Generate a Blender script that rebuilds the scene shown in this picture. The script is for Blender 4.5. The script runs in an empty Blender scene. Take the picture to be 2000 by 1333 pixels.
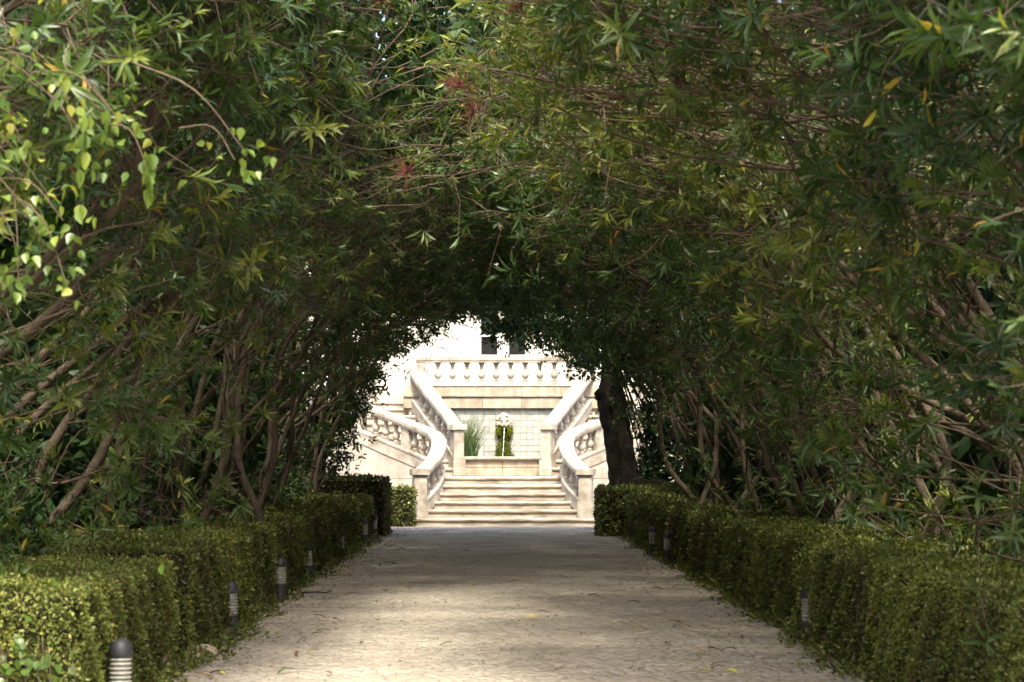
import bpy, bmesh, math, random
import numpy as np
from mathutils import Vector, Matrix
R = math.radians
random.seed(7)
rng = np.random.default_rng(11)
S = bpy.context.scene
C = S.collection

# ------------------------------------------------------------------ camera, sky, sun, exposure
F = 3889.0                      # focal length in photo pixels (2000 wide): about 70 mm
CAM = Vector((-0.16, 0.0, 1.3))
cd = bpy.data.cameras.new('camera'); cam = bpy.data.objects.new('camera', cd); C.objects.link(cam)
cd.sensor_width = 36.0; cd.lens = 36.0 * F / 2000.0
cd.clip_start = 0.1; cd.clip_end = 2000
cam.location = CAM
cam.rotation_euler = (R(90) + math.atan((905 - 666.5) / F), 0, -math.atan((1000 - 967) / F))
cd.dof.use_dof = True; cd.dof.focus_distance = 27.0; cd.dof.aperture_fstop = 5.6
S.camera = cam

SUN_EL, SUN_AZ = 56.0, -4.0     # hazy sun behind the camera, nearly along the path
w = bpy.data.worlds.new('World'); S.world = w; w.use_nodes = True
nt = w.node_tree; bg = nt.nodes['Background']
sky = nt.nodes.new('ShaderNodeTexSky'); sky.sky_type = 'NISHITA'; sky.sun_disc = False
sky.sun_elevation = R(SUN_EL); sky.sun_rotation = R(180 + SUN_AZ)
sky.air_density = 1.0; sky.dust_density = 6.0; sky.ozone_density = 1.0
nt.links.new(sky.outputs[0], bg.inputs[0]); bg.inputs[1].default_value = 0.15
sl = bpy.data.lights.new('sun', 'SUN'); so = bpy.data.objects.new('sun', sl); C.objects.link(so)
sl.energy = 2.1; sl.angle = R(8.0); sl.color = (1.0, 0.93, 0.80)
az, el = R(SUN_AZ), R(SUN_EL)
to_sun = Vector((-math.sin(az) * math.cos(el), -math.cos(az) * math.cos(el), math.sin(el)))
so.rotation_euler = to_sun.to_track_quat('Z', 'Y').to_euler()
so.location = (-10, -10, 30)
S.view_settings.view_transform = 'Standard'; S.view_settings.look = 'None'
S.view_settings.exposure = 2.0; S.view_settings.gamma = 1.0
S.render.engine = 'CYCLES'
S.cycles.use_denoising = True
S.cycles.max_bounces = 8; S.cycles.diffuse_bounces = 4; S.cycles.glossy_bounces = 3
S.cycles.transmission_bounces = 6; S.cycles.transparent_max_bounces = 6
S.cycles.caustics_reflective = False; S.cycles.caustics_refractive = False

def px(x, y, d):
    """photo pixel at depth d (metres along the path) -> world x, z"""
    return ((x - 967) * d / F + CAM.x, CAM.z + (905 - y) * d / F)

# ------------------------------------------------------------------ materials
def mat(name):
    m = bpy.data.materials.new(name); m.use_nodes = True
    return m, m.node_tree, m.node_tree.nodes['Principled BSDF']

def ramp(nt, stops, interp='LINEAR'):
    r = nt.nodes.new('ShaderNodeValToRGB'); r.color_ramp.interpolation = interp
    e = r.color_ramp.elements
    while len(e) < len(stops): e.new(0.5)
    for k, (p, c) in enumerate(stops):
        e[k].position = p; e[k].color = (*c, 1)
    return r

def tint_leaf(name, stops, transl=0.35, rough=0.5, spec=0.25):
    m, nt, b = mat(name)
    a = nt.nodes.new('ShaderNodeAttribute'); a.attribute_name = 'tint'
    r = ramp(nt, stops); nt.links.new(a.outputs['Fac'], r.inputs[0])
    nt.links.new(r.outputs[0], b.inputs['Base Color'])
    b.inputs['Roughness'].default_value = rough
    b.inputs['Specular IOR Level'].default_value = spec
    if transl:
        t = nt.nodes.new('ShaderNodeBsdfTranslucent')
        mx = nt.nodes.new('ShaderNodeMix'); mx.data_type = 'RGBA'; mx.blend_type = 'MULTIPLY'
        mx.inputs[0].default_value = 1.0; mx.inputs[7].default_value = (1.35, 1.45, 0.55, 1)
        nt.links.new(r.outputs[0], mx.inputs[6]); nt.links.new(mx.outputs[2], t.inputs[0])
        ms = nt.nodes.new('ShaderNodeMixShader'); ms.inputs[0].default_value = transl
        nt.links.new(b.outputs[0], ms.inputs[1]); nt.links.new(t.outputs[0], ms.inputs[2])
        nt.links.new(ms.outputs[0], nt.nodes['Material Output'].inputs[0])
    return m

M = {}
M['oleander'] = tint_leaf('oleander_leaf', [(0, (.024, .052, .017)), (.45, (.054, .100, .026)), (.8, (.112, .162, .036)),
                                            (.95, (.21, .23, .04)), (.975, (.42, .31, .035)), (1, (.30, .15, .04))], 0.35, 0.38, 0.45)
M['fine'] = tint_leaf('fine_leaf', [(0, (.055, .085, .038)), (.5, (.10, .135, .055)), (.9, (.18, .205, .085)), (1, (.30, .22, .05))])  # paler than the oleander colour, stands in for sun on the far crown
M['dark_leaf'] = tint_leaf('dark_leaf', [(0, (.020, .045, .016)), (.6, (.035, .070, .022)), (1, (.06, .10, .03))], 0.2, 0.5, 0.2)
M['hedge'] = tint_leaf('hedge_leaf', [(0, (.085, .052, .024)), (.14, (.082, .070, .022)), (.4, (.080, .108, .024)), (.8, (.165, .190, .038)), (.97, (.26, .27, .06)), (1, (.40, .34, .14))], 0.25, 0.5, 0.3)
M['vine'] = tint_leaf('vine_leaf', [(0, (.085, .15, .03)), (.6, (.17, .235, .045)), (1, (.31, .31, .06))], 0.4, 0.35, 0.5)  # the yellow end stands in for sunlight on the leaves
M['litter'] = tint_leaf('litter', [(0, (.05, .035, .02)), (.5, (.13, .07, .03)), (.8, (.20, .13, .05)), (1, (.12, .13, .04))], 0, 0.8, 0.2)
M['moss'] = tint_leaf('moss', [(0, (.035, .035, .010)), (.5, (.09, .12, .012)), (1, (.20, .24, .02))], 0.15, 0.9, 0.1)
M['reed'] = tint_leaf('reed_blade', [(0, (.035, .07, .02)), (.6, (.09, .13, .04)), (1, (.17, .19, .07))], 0.3, 0.5, 0.3)
M['flower'] = tint_leaf('flower', [(0, (.10, .035, .025)), (.7, (.17, .055, .045)), (1, (.40, .10, .14))], 0.2, 0.7, 0.2)

def noise_mat(name, c1, c2, c3=None, scale=6, rough=0.8, bump=0.3, bscale=60, detail=8, stretch=(1, 1, 1), spec=0.25, attr=False):
    m, nt, b = mat(name)
    g = nt.nodes.new('ShaderNodeNewGeometry')
    mp = nt.nodes.new('ShaderNodeMapping'); mp.inputs['Scale'].default_value = stretch
    nt.links.new(g.outputs['Position'], mp.inputs[0])
    n = nt.nodes.new('ShaderNodeTexNoise'); n.inputs['Scale'].default_value = scale; n.inputs['Detail'].default_value = detail
    n.inputs['Roughness'].default_value = 0.65
    nt.links.new(mp.outputs[0], n.inputs['Vector'])
    st = [(.32, c1), (.62, c2)] + ([(.75, c3)] if c3 else [])
    r = ramp(nt, st); nt.links.new(n.outputs['Fac'], r.inputs[0])
    out = r.outputs[0]
    if attr:
        a = nt.nodes.new('ShaderNodeAttribute'); a.attribute_name = 'tint'
        r2 = ramp(nt, [(0, (.72, .70, .68)), (.5, (.98, .97, .95)), (1, (1.2, 1.18, 1.14))]); nt.links.new(a.outputs['Fac'], r2.inputs[0])
        mx = nt.nodes.new('ShaderNodeMix'); mx.data_type = 'RGBA'; mx.blend_type = 'MULTIPLY'; mx.inputs[0].default_value = 1
        nt.links.new(out, mx.inputs[6]); nt.links.new(r2.outputs[0], mx.inputs[7]); out = mx.outputs[2]
    else:
        oi = nt.nodes.new('ShaderNodeObjectInfo')
        mr = nt.nodes.new('ShaderNodeMapRange'); mr.inputs[3].default_value = 0.88; mr.inputs[4].default_value = 1.08
        nt.links.new(oi.outputs['Random'], mr.inputs[0])
        hs = nt.nodes.new('ShaderNodeHueSaturation'); nt.links.new(mr.outputs[0], hs.inputs['Value'])
        nt.links.new(out, hs.inputs['Color']); out = hs.outputs[0]
    nt.links.new(out, b.inputs['Base Color'])
    b.inputs['Roughness'].default_value = rough; b.inputs['Specular IOR Level'].default_value = spec
    n2 = nt.nodes.new('ShaderNodeTexNoise'); n2.inputs['Scale'].default_value = bscale; n2.inputs['Detail'].default_value = 6
    nt.links.new(g.outputs['Position'], n2.inputs['Vector'])
    bp = nt.nodes.new('ShaderNodeBump'); bp.inputs['Strength'].default_value = bump; bp.inputs['Distance'].default_value = 0.02
    nt.links.new(n2.outputs['Fac'], bp.inputs['Height']); nt.links.new(bp.outputs[0], b.inputs['Normal'])
    return m

M['stone'] = noise_mat('limestone', (.20, .165, .12), (.39, .355, .295), (.46, .43, .37), 3.6, .75, .35, 45)
M['step'] = noise_mat('step_stone', (.18, .145, .105), (.40, .355, .29), (.49, .45, .38), 4.6, .8, .5, 30, stretch=(.45, 1, 1.6))
M['band'] = noise_mat('stained_stone', (.19, .155, .11), (.35, .30, .225), (.45, .40, .325), 4.5, .8, .3, 40, stretch=(1, 1, .5))
M['wallstone'] = noise_mat('wall_stone', (.28, .245, .195), (.43, .39, .325), (.38, .365, .335), 2.6, .8, .3, 40)
M['plaster'] = noise_mat('plaster', (.50, .475, .41), (.60, .575, .51), None, 1.0, .85, .1, 30)
M['tile'] = noise_mat('glazed_tile', (.265, .268, .24), (.345, .345, .31), (.31, .318, .292), 5, .3, .05, 30, spec=.5)
M['grout'] = noise_mat('grout', (.09, .07, .05), (.18, .155, .115), None, 6, .9, .3, 60)
M['sett'] = noise_mat('sett', (.23, .205, .165), (.36, .325, .265), (.43, .40, .335), 1.1, .9, .35, 45, stretch=(.6, 1, 1), attr=True)
M['soil'] = noise_mat('soil', (.035, .026, .017), (.10, .075, .05), (.17, .13, .09), 3.0, .95, .8, 25)
M['dust'] = noise_mat('dust_joint', (.18, .16, .125), (.32, .29, .235), (.385, .355, .29), 1.4, .95, .5, 35)
M['bark'] = noise_mat('bark', (.050, .038, .026), (.115, .088, .060), (.17, .135, .095), 9, .9, .6, 40, stretch=(1, 1, .35))
M['twig'] = noise_mat('twig_bark', (.060, .042, .027), (.135, .100, .066), (.20, .155, .10), 12, .85, .2, 60)
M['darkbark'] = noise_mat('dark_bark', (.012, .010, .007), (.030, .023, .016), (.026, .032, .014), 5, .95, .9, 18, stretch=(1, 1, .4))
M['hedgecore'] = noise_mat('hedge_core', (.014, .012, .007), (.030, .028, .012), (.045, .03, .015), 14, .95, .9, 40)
M['metal'] = noise_mat('dark_metal', (.016, .017, .019), (.032, .033, .036), None, 8, .55, .1, 80, spec=.5)
M['lens'] = noise_mat('lens', (.20, .20, .165), (.30, .295, .25), None, 20, .4, .05, 50, spec=.5)
M['rock'] = noise_mat('rock', (.30, .22, .15), (.45, .36, .26), None, 7, .9, .7, 30)
M['lion'] = noise_mat('lion_stone', (.28, .21, .13), (.46, .40, .32), None, 9, .75, .3, 40)
M['glass'], _, b = mat('dark_glass'); b.inputs['Base Color'].default_value = (.006, .007, .007, 1); b.inputs['Roughness'].default_value = .5; b.inputs['Specular IOR Level'].default_value = .12
M['white'], _, b = mat('white_paint'); b.inputs['Base Color'].default_value = (.8, .79, .76, 1); b.inputs['Roughness'].default_value = .5
M['pool'], _, b = mat('pool_water'); b.inputs['Base Color'].default_value = (.04, .06, .05, 1); b.inputs['Roughness'].default_value = .06
M['jet'], _, b = mat('falling_water'); b.inputs['Base Color'].default_value = (.92, .95, .96, 1); b.inputs['Roughness'].default_value = .12
b.inputs['Transmission Weight'].default_value = .35; b.inputs['IOR'].default_value = 1.33

# ------------------------------------------------------------------ mesh helpers
def link(name, me, m=None, parent=None):
    o = bpy.data.objects.new(name, me); C.objects.link(o)
    if m is not None and me is not None and not me.materials: me.materials.append(m)
    if parent is not None: o.parent = parent
    return o

def tag(o, label=None, cat=None, group=None, kind=None):
    if label: o['label'] = label
    if cat: o['category'] = cat
    if group: o['group'] = group
    if kind: o['kind'] = kind
    return o

def thing(name, label, cat, group=None, loc=(0, 0, 0)):
    o = bpy.data.objects.new(name, None); C.objects.link(o); o.location = loc
    o.empty_display_size = 0.1
    return tag(o, label, cat, group)

def npmesh(name, V, Fc, tint=None, smooth=False):
    """V (n,3), Fc (m,k) with one k"""
    V = np.asarray(V, dtype=np.float32); Fc = np.asarray(Fc, dtype=np.int32)
    me = bpy.data.meshes.new(name)
    me.vertices.add(len(V)); me.vertices.foreach_set('co', V.ravel())
    m, k = Fc.shape
    me.loops.add(m * k); me.loops.foreach_set('vertex_index', Fc.ravel())
    me.polygons.add(m); me.polygons.foreach_set('loop_start', np.arange(0, m * k, k, dtype=np.int32))
    me.polygons.foreach_set('loop_total', np.full(m, k, dtype=np.int32))
    if smooth: me.polygons.foreach_set('use_smooth', np.ones(m, dtype=bool))
    if tint is not None:
        a = me.attributes.new('tint', 'FLOAT', 'POINT'); a.data.foreach_set('value', np.asarray(tint, dtype=np.float32))
    me.update(calc_edges=True)
    return me

class MB:
    """collects boxes, prisms and lathes with mixed polygons into one mesh"""
    def __init__(s): s.v = []; s.f = []
    def add(s, V, Fc):
        o = len(s.v); s.v += [tuple(p) for p in V]; s.f += [tuple(i + o for i in f) for f in Fc]; return s
    def box(s, x0, x1, y0, y1, z0, z1, bev=0.0, rz=0.0, c=None):
        V = [(x, y, z) for z in (z0, z1) for (x, y) in ((x0, y0), (x1, y0), (x1, y1), (x0, y1))]
        Fc = [(0, 3, 2, 1), (4, 5, 6, 7), (0, 1, 5, 4), (1, 2, 6, 5), (2, 3, 7, 6), (3, 0, 4, 7)]
        if bev:
            bm = bmesh.new(); vs = [bm.verts.new(p) for p in V]
            for f in Fc: bm.faces.new([vs[i] for i in f])
            bmesh.ops.bevel(bm, geom=bm.edges[:], offset=bev, segments=2, affect='EDGES')
            bm.verts.index_update(); V = [tuple(v.co) for v in bm.verts]; Fc = [[v.index for v in f.verts] for f in bm.faces]; bm.free()
        if rz:
            cx, cy = c if c else ((x0 + x1) / 2, (y0 + y1) / 2); a, bb = math.cos(rz), math.sin(rz)
            V = [(cx + (x - cx) * a - (y - cy) * bb, cy + (x - cx) * bb + (y - cy) * a, z) for x, y, z in V]
        return s.add(V, Fc)
    def lathe(s, prof, n=14, c=(0, 0, 0), wob=0):
        V = []; Fc = []
        for (r, z) in prof:
            for k in range(n):
                t = 2 * math.pi * k / n; q = r * (1 + wob * math.sin(3 * t + z * 9))
                V.append((c[0] + q * math.cos(t), c[1] + q * math.sin(t), c[2] + z))
        for i in range(len(prof) - 1):
            for k in range(n):
                Fc.append((i * n + k, i * n + (k + 1) % n, (i + 1) * n + (k + 1) % n, (i + 1) * n + k))
        Fc.append(tuple(range(n))[::-1]); Fc.append(tuple(range((len(prof) - 1) * n, len(prof) * n)))
        return s.add(V, Fc)
    def sweep(s, pts, prof, bottom=None):
        """pts (x,y,z) polyline, profile [(u, v)] u across in plan, v up; bottom(i) lets v<0 corners go to a given z"""
        n = len(pts); k = len(prof); V = []; Fc = []
        for i, p in enumerate(pts):
            a = pts[max(i - 1, 0)]; b = pts[min(i + 1, n - 1)]
            tx, ty = b[0] - a[0], b[1] - a[1]; l = math.hypot(tx, ty) or 1; nx, ny = -ty / l, tx / l
            for (u, v) in prof:
                z = p[2] + v if not (bottom is not None and v < -9) else bottom(i)
                V.append((p[0] + nx * u, p[1] + ny * u, z))
        for i in range(n - 1):
            for j in range(k):
                Fc.append((i * k + j, i * k + (j + 1) % k, (i + 1) * k + (j + 1) % k, (i + 1) * k + j))
        Fc.append(tuple(range(k))[::-1]); Fc.append(tuple(range((n - 1) * k, n * k)))
        return s.add(V, Fc)
    def mesh(s, name, smooth=0.0, mirror=False):
        me = bpy.data.meshes.new(name)
        V = [(-x, y, z) for x, y, z in s.v] if mirror else s.v
        me.from_pydata(V, [], [f[::-1] for f in s.f] if mirror else s.f); me.update()
        bm = bmesh.new(); bm.from_mesh(me); bmesh.ops.recalc_face_normals(bm, faces=bm.faces[:])
        if smooth:
            for f in bm.faces: f.smooth = True
            for e in bm.edges:
                if len(e.link_faces) == 2 and e.calc_face_angle(0) > smooth: e.smooth = False
        bm.to_mesh(me); bm.free()
        return me
    def build(s, name, m, parent=None, smooth=0.0, mirror=False):
        return link(name, s.mesh(name, smooth, mirror), m, parent)

def catmull(P, n=8):
    P = [np.array(p, float) for p in P]; Q = [2 * P[0] - P[1]] + P + [2 * P[-1] - P[-2]]; out = []
    for i in range(1, len(Q) - 2):
        for t in np.linspace(0, 1, n, endpoint=False):
            a, b, c, d = Q[i - 1], Q[i], Q[i + 1], Q[i + 2]
            out.append(.5 * (2 * b + (c - a) * t + (2 * a - 5 * b + 4 * c - d) * t * t + (3 * b - a - 3 * c + d) * t ** 3))
    out.append(P[-1]); return np.array(out)

def tubes(curves, sides=5):
    """curves: list of (points (n,3), radii (n,)) -> V, F quads"""
    VV = []; FF = []; off = 0
    ang = np.linspace(0, 2 * np.pi, sides, endpoint=False)
    for P, r in curves:
        P = np.asarray(P, float); r = np.asarray(r, float); n = len(P)
        T = np.gradient(P, axis=0); T /= np.linalg.norm(T, axis=1, keepdims=True) + 1e-9
        ref = np.array([0.3, 0.9, 0.1]) if abs(T[0, 2]) > .7 else np.array([0, 0, 1.])
        A = np.cross(T, ref); A /= np.linalg.norm(A, axis=1, keepdims=True) + 1e-9
        B = np.cross(T, A)
        V = P[:, None, :] + r[:, None, None] * (np.cos(ang)[None, :, None] * A[:, None, :] + np.sin(ang)[None, :, None] * B[:, None, :])
        VV.append(V.reshape(-1, 3))
        i = np.arange(n - 1)[:, None] * sides; k = np.arange(sides)[None, :]; k2 = (k + 1) % sides
        FF.append(np.stack([i + k, i + k2, i + sides + k2, i + sides + k], -1).reshape(-1, 4) + off)
        off += n * sides
    return np.concatenate(VV), np.concatenate(FF)

LEAF4 = (np.array([(0, 0, 0), (.45, .5, .05), (.45, -.5, .05), (.48, 0, 0), (1, 0, -.12)]), np.array([(0, 3, 1), (0, 2, 3), (1, 3, 4), (3, 2, 4)]))
LEAF8 = (np.array([(0, 0, 0), (.22, .34, .04), (.22, 0, .015), (.22, -.34, .04), (.62, .44, .02), (.62, 0, -.02), (.62, -.44, .02), (1, 0, -.17)]),
         np.array([(0, 2, 1), (0, 3, 2), (1, 2, 5), (1, 5, 4), (2, 3, 6), (2, 6, 5), (4, 5, 7), (5, 6, 7)]))
LEAF2 = (np.array([(0, 0, 0), (.5, .5, .06), (.5, -.5, .06), (1, 0, -.06)]), np.array([(0, 2, 1), (1, 2, 3)]))

def norm(a): return a / (np.linalg.norm(a, axis=-1, keepdims=True) + 1e-9)

def leaves(P, T, N, L, W, tint, tpl):
    """P base, T direction, N rough normal"""
    T = norm(T); Sd = norm(np.cross(N, T)); Nn = np.cross(T, Sd)
    tv, tf = tpl; n = len(P); k = len(tv)
    V = P[:, None, :] + (L[:, None] * tv[None, :, 0])[..., None] * T[:, None] + (W[:, None] * tv[None, :, 1])[..., None] * Sd[:, None] + (L[:, None] * tv[None, :, 2])[..., None] * Nn[:, None]
    Fc = (tf[None] + (np.arange(n) * k)[:, None, None]).reshape(-1, 3)
    return V.reshape(-1, 3), Fc, np.repeat(tint, k)

def joinparts(parts):
    V = []; Fc = []; t = []; o = 0
    for v, f, q in parts:
        V.append(v); Fc.append(f + o); t.append(q); o += len(v)
    return np.concatenate(V), np.concatenate(Fc), np.concatenate(t)

# ------------------------------------------------------------------ ground and path
g = MB(); g.add([(-400, -120, 0), (400, -120, 0), (400, 700, 0), (-400, 700, 0)], [(0, 1, 2, 3)])
tag(g.build('ground', M['soil']), kind='structure')
path = MB().add([(-2.36, -14, .0165), (2.30, -14, .0165), (2.30, 41.2, .0165), (-2.50, 41.2, .0165)], [(0, 1, 2, 3)]).build('path', M['dust'])
tag(path, kind='structure')
fc = MB().add([(-9, 38.6, .004), (9, 38.6, .004), (9, 47.4, .004), (-9, 47.4, .004)], [(0, 1, 2, 3)]).build('forecourt', M['dust'])
tag(fc, kind='structure')

def sett_arrays():
    rows = []; y = 8.0
    while y < 27:
        dpt = rng.uniform(.055, .075)
        x = -2.14 + rng.uniform(-.05, .05) - (y - 10) * .006
        while x < 2.12:
            wd = rng.uniform(.06, .105)
            rows.append((x, y, wd - .007, dpt - .007, rng.uniform(.0135, .0185), np.clip(rng.normal(.5, .16), 0, 1)))
            x += wd
        y += dpt
    return np.array(rows)
ST = sett_arrays()
def sett_template():
    # bevelled top block: 8 verts, 9 faces as tris
    v = []
    for (zz, inn) in ((0, 0), (1, .07)):
        for (a, b) in ((0, 0), (1, 0), (1, 1), (0, 1)):
            v.append((inn + a * (1 - 2 * inn), inn + b * (1 - 2 * inn), zz))
    f = []
    for k in range(4):
        a, b = k, (k + 1) % 4; f += [(a, b, b + 4), (a, b + 4, a + 4)]
    f += [(4, 5, 6), (4, 6, 7)]
    return np.array(v), np.array(f)
sv, sf = sett_template()
def sett_mesh(rows, rel=False):
    n = len(rows)
    jit = 1 + rng.normal(0, .05, (n, 8, 2))
    V = np.zeros((n, 8, 3))
    V[..., 0] = (0 if rel else rows[:, 0:1]) + sv[None, :, 0] * rows[:, 2:3] * jit[..., 0]
    V[..., 1] = (0 if rel else rows[:, 1:2]) + sv[None, :, 1] * rows[:, 3:4] * jit[..., 1]
    tilt = rng.normal(0, .008, (n, 2))
    V[..., 2] = .006 + sv[None, :, 2] * rows[:, 4:5] + (sv[None, :, 2] > .5) * ((sv[None, :, 0] - .5) * tilt[:, 0:1] + (sv[None, :, 1] - .5) * tilt[:, 1:2]) * .25
    Fc = (sf[None] + (np.arange(n) * 8)[:, None, None]).reshape(-1, 3)
    return npmesh('setts', V.reshape(-1, 3), Fc, np.repeat(rows[:, 5], 8))
# the 300 setts that show largest: the nearest rows inside the frame
vis = (ST[:, 1] > 11.75)
order = np.where(vis)[0][np.argsort(ST[vis, 1])][:300]
rest = np.ones(len(ST), bool); rest[order] = False
tag(link('sett_paving', sett_mesh(ST[rest]), M['sett'], path), kind='stuff')
base_setts = [sett_mesh(np.array([[0, 0, rng.uniform(.06, .095), rng.uniform(.05, .066), rng.uniform(.0135, .0185), t]]), True) for t in np.linspace(.25, .75, 8)]
for bmz in base_setts: bmz.materials.append(M['sett'])
for i in order:
    o = link('sett', base_setts[int(rng.integers(8))], None, path); r = ST[i]
    o.location = (r[0], r[1], 0)
# leaf litter in the gutters and joints (uncountable)
n = 8000
ly = 9 + 31 * rng.random(n) ** 1.0
edge = rng.random(n) < .6
lx = np.where(edge, np.where(rng.random(n) < .55, -1, 1) * (2.12 - np.abs(rng.normal(0, .34, n))), rng.uniform(-2.1, 2.1, n))
P = np.stack([lx, ly, np.full(n, .026) + rng.random(n) * .01], 1)
a = rng.random(n) * 6.283; T = np.stack([np.cos(a), np.sin(a), rng.normal(0, .12, n)], 1)
N = np.stack([rng.normal(0, .3, n), rng.normal(0, .3, n), np.ones(n)], 1)
L = rng.uniform(.010, .05, n); v, f, t = leaves(P, T, N, L, L * rng.uniform(.2, .5, n), rng.random(n), LEAF2)
tag(link('leaf_litter', npmesh('leaf_litter', v, f, t), M['litter']), 'fine brown crumbs of dead leaf scattered over the pale path', 'leaf litter', kind='stuff')

# ------------------------------------------------------------------ staircase and terrace
SD, ZS = 41.1, .172            # depth of the first riser, riser height
def bull(z0, z1, nose=.035, depth=.62):
    """step profile in (y, z): riser, rounded nosing, tread"""
    h = .075; pr = [(0, z0), (0, z1 - h)]
    for k in range(7):
        t = -math.pi / 2 + math.pi * k / 6
        pr.append((-nose * math.cos(t) - .004, z1 - h / 2 + h / 2 * math.sin(t)))
    pr += [(depth, z1), (depth, z0)]
    return pr
def step_mb(mb, x0, x1, y, z0, z1, depth=.62, segs=10, rough=.005):
    pr = bull(z0, z1, depth=depth); V = []; Fc = []; k = len(pr)
    for i in range(segs + 1):
        x = x0 + (x1 - x0) * i / segs
        for j, (dy, z) in enumerate(pr):
            e = rough if 2 <= j <= 8 and 0 < i < segs else 0
            V.append((x, y + dy + random.uniform(-e, e), z + (random.uniform(-e, e * .3) if z > z0 else 0)))
    for i in range(segs):
        for j in range(k): Fc.append((i * k + j, i * k + (j + 1) % k, (i + 1) * k + (j + 1) % k, (i + 1) * k + j))
    Fc.append(tuple(range(k))); Fc.append(tuple(range(segs * k, (segs + 1) * k))[::-1])
    return mb.add(V, Fc)

LOW = [(-1.72, 41.30, 1.16), (-1.60, 41.62, 1.27), (-1.44, 42.05, 1.47), (-1.36, 42.6, 1.73), (-1.42, 43.12, 1.92), (-1.68, 43.62, 2.08),
       (-2.08, 44.1, 2.24), (-2.58, 44.55, 2.44), (-3.2, 45.05, 2.70), (-4.0, 45.62, 3.02), (-4.9, 46.3, 3.36), (-5.5, 47.0, 3.60)]
UP = [(-1.0, 44.02, 2.14), (-1.16, 44.42, 2.36), (-1.40, 44.95, 2.66), (-1.64, 45.5, 2.95), (-1.86, 46.1, 3.25), (-2.02, 46.55, 3.46)]
LOWC, UPC = catmull(LOW, 6), catmull(UP, 6)
def xl(d): return float(np.interp(d, LOWC[:, 1], LOWC[:, 0]))
def xr(d): return float(np.interp(d, UPC[:, 1], UPC[:, 0], right=-2.02))

stair = thing('garden_staircase', 'pale stone staircase of bullnosed steps splitting around a wall fountain', 'staircase', loc=(0, SD, 0))
stair.location = (0, 0, 0)
hw = [1.95, None, None, None, None, None]
for i in range(6):
    y = SD + .33 * i; x = hw[i] or abs(xl(y + .12)) - .02
    if i == 1: x = 1.70
    step_mb(MB(), -x + .01, x + .05, y, ZS * i - (.0 if i else .02), ZS * (i + 1) - .003 * i, depth=.60 if i < 5 else 1.5, segs=24).build('step', M['step'], stair, smooth=R(40))
for sgn in (-1, 1):
    for j in range(1, 12):
        y = 43.9 + .33 * (j - 1); z1 = 1.032 + ZS * j
        xa, xb = xl(y + .1) + .02, xr(y + .1) - .05
        if y + .1 < 44.02: xb = -.98
        step_mb(MB(), xa, xb, y, z1 - ZS - .02, z1, segs=10).build('step', M['step'], stair, smooth=R(40), mirror=sgn > 0)
# flank walls of ashlar blocks under the curved stringers (each block a piece)
def arc(Cv):
    d = np.concatenate([[0], np.cumsum(np.hypot(np.diff(Cv[:, 0]), np.diff(Cv[:, 1])))]); return d
LA, UA = arc(LOWC), arc(UPC)
def at(Cv, A, s): return [float(np.interp(s, A, Cv[:, k])) for k in range(3)]
RAILH, BALH, STRH = .15, .50, .30
for sgn in (-1, 1):
    s0 = LA[np.argmin(abs(LOWC[:, 1] - 42.55))]; send = LA[-1] - .05
    for course in (0, 1):
        s = s0 - (.3 if course else 0); s = max(s, s0)
        first = True
        while s < send:
            ln = random.uniform(.62, .9) * (.55 if first and course else 1); first = False
            e = min(s + ln, send); pts = [at(LOWC, LA, q) for q in np.linspace(s + .004, e - .004, 5)]
            zb = [.0, .965][course]
            top = [(p[2] - RAILH - BALH - STRH) for p in pts]
            mb = MB()
            if course == 0:
                pp = [(p[0], p[1], min(.955, max(t, .1))) for p, t in zip(pts, top)]
            else:
                pp = [(p[0], p[1], max(t, .97)) for p, t in zip(pts, top)]
            if max(q[2] for q in pp) - zb > .03:
                mb.sweep(pp, [(-.10, 0), (.10, 0), (.10, -10), (-.10, -10)], bottom=lambda i: zb)
                mb.build('stone_block', M['wallstone'], stair, mirror=sgn > 0)
            s = e

# balusters ------------------------------------------------------
def baluster_mesh():
    mb = MB(); h = BALH
    mb.box(-.075, .075, -.075, .075, -.06, .075, .008)
    mb.lathe([(.05, .075), (.062, .085), (.062, .10), (.042, .115), (.05, .13), (.078, .165), (.090, .20), (.086, .235), (.066, .275),
              (.047, .33), (.039, .385), (.042, .40), (.056, .41), (.056, .425), (.044, .435), (.066, .455)], 14)
    mb.box(-.072, .072, -.072, .072, .455, .56, .006)
    me = mb.mesh('baluster', smooth=R(35)); me.materials.append(M['stone']); return me
BAL = baluster_mesh()
RAILP = [(-.15, -.15), (.15, -.15), (.15, -.115), (.165, -.105), (.165, -.035), (.135, -.004), (.05, .006), (-.05, .006), (-.135, -.004), (-.165, -.035), (-.165, -.105), (-.15, -.115)]
STRP = [(-.135, 0), (.135, 0), (.135, -.045), (.118, -.055), (.118, -STRH), (-.118, -STRH), (-.118, -.055), (-.135, -.045)]

def newel(parent, x, y, z0, z1, wd, rz, mirror, base=.36):
    x = -x if mirror else x; rz = -rz if mirror else rz
    mb = MB(); mb.box(x - wd / 2 - .025, x + wd / 2 + .025, y - wd / 2 - .025, y + wd / 2 + .025, z0, z0 + base, .01, rz, (x, y))
    mb.box(x - wd / 2, x + wd / 2, y - wd / 2, y + wd / 2, z0 + base - .002, z1 - .12, .008, rz, (x, y))
    nw = mb.build('newel', M['stone'], parent)
    MB().box(x - wd / 2 - .05, x + wd / 2 + .05, y - wd / 2 - .05, y + wd / 2 + .05, z1 - .125, z1 + .012, .014, rz, (x, y)).build('cap', M['stone'], nw)
    return nw

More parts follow.
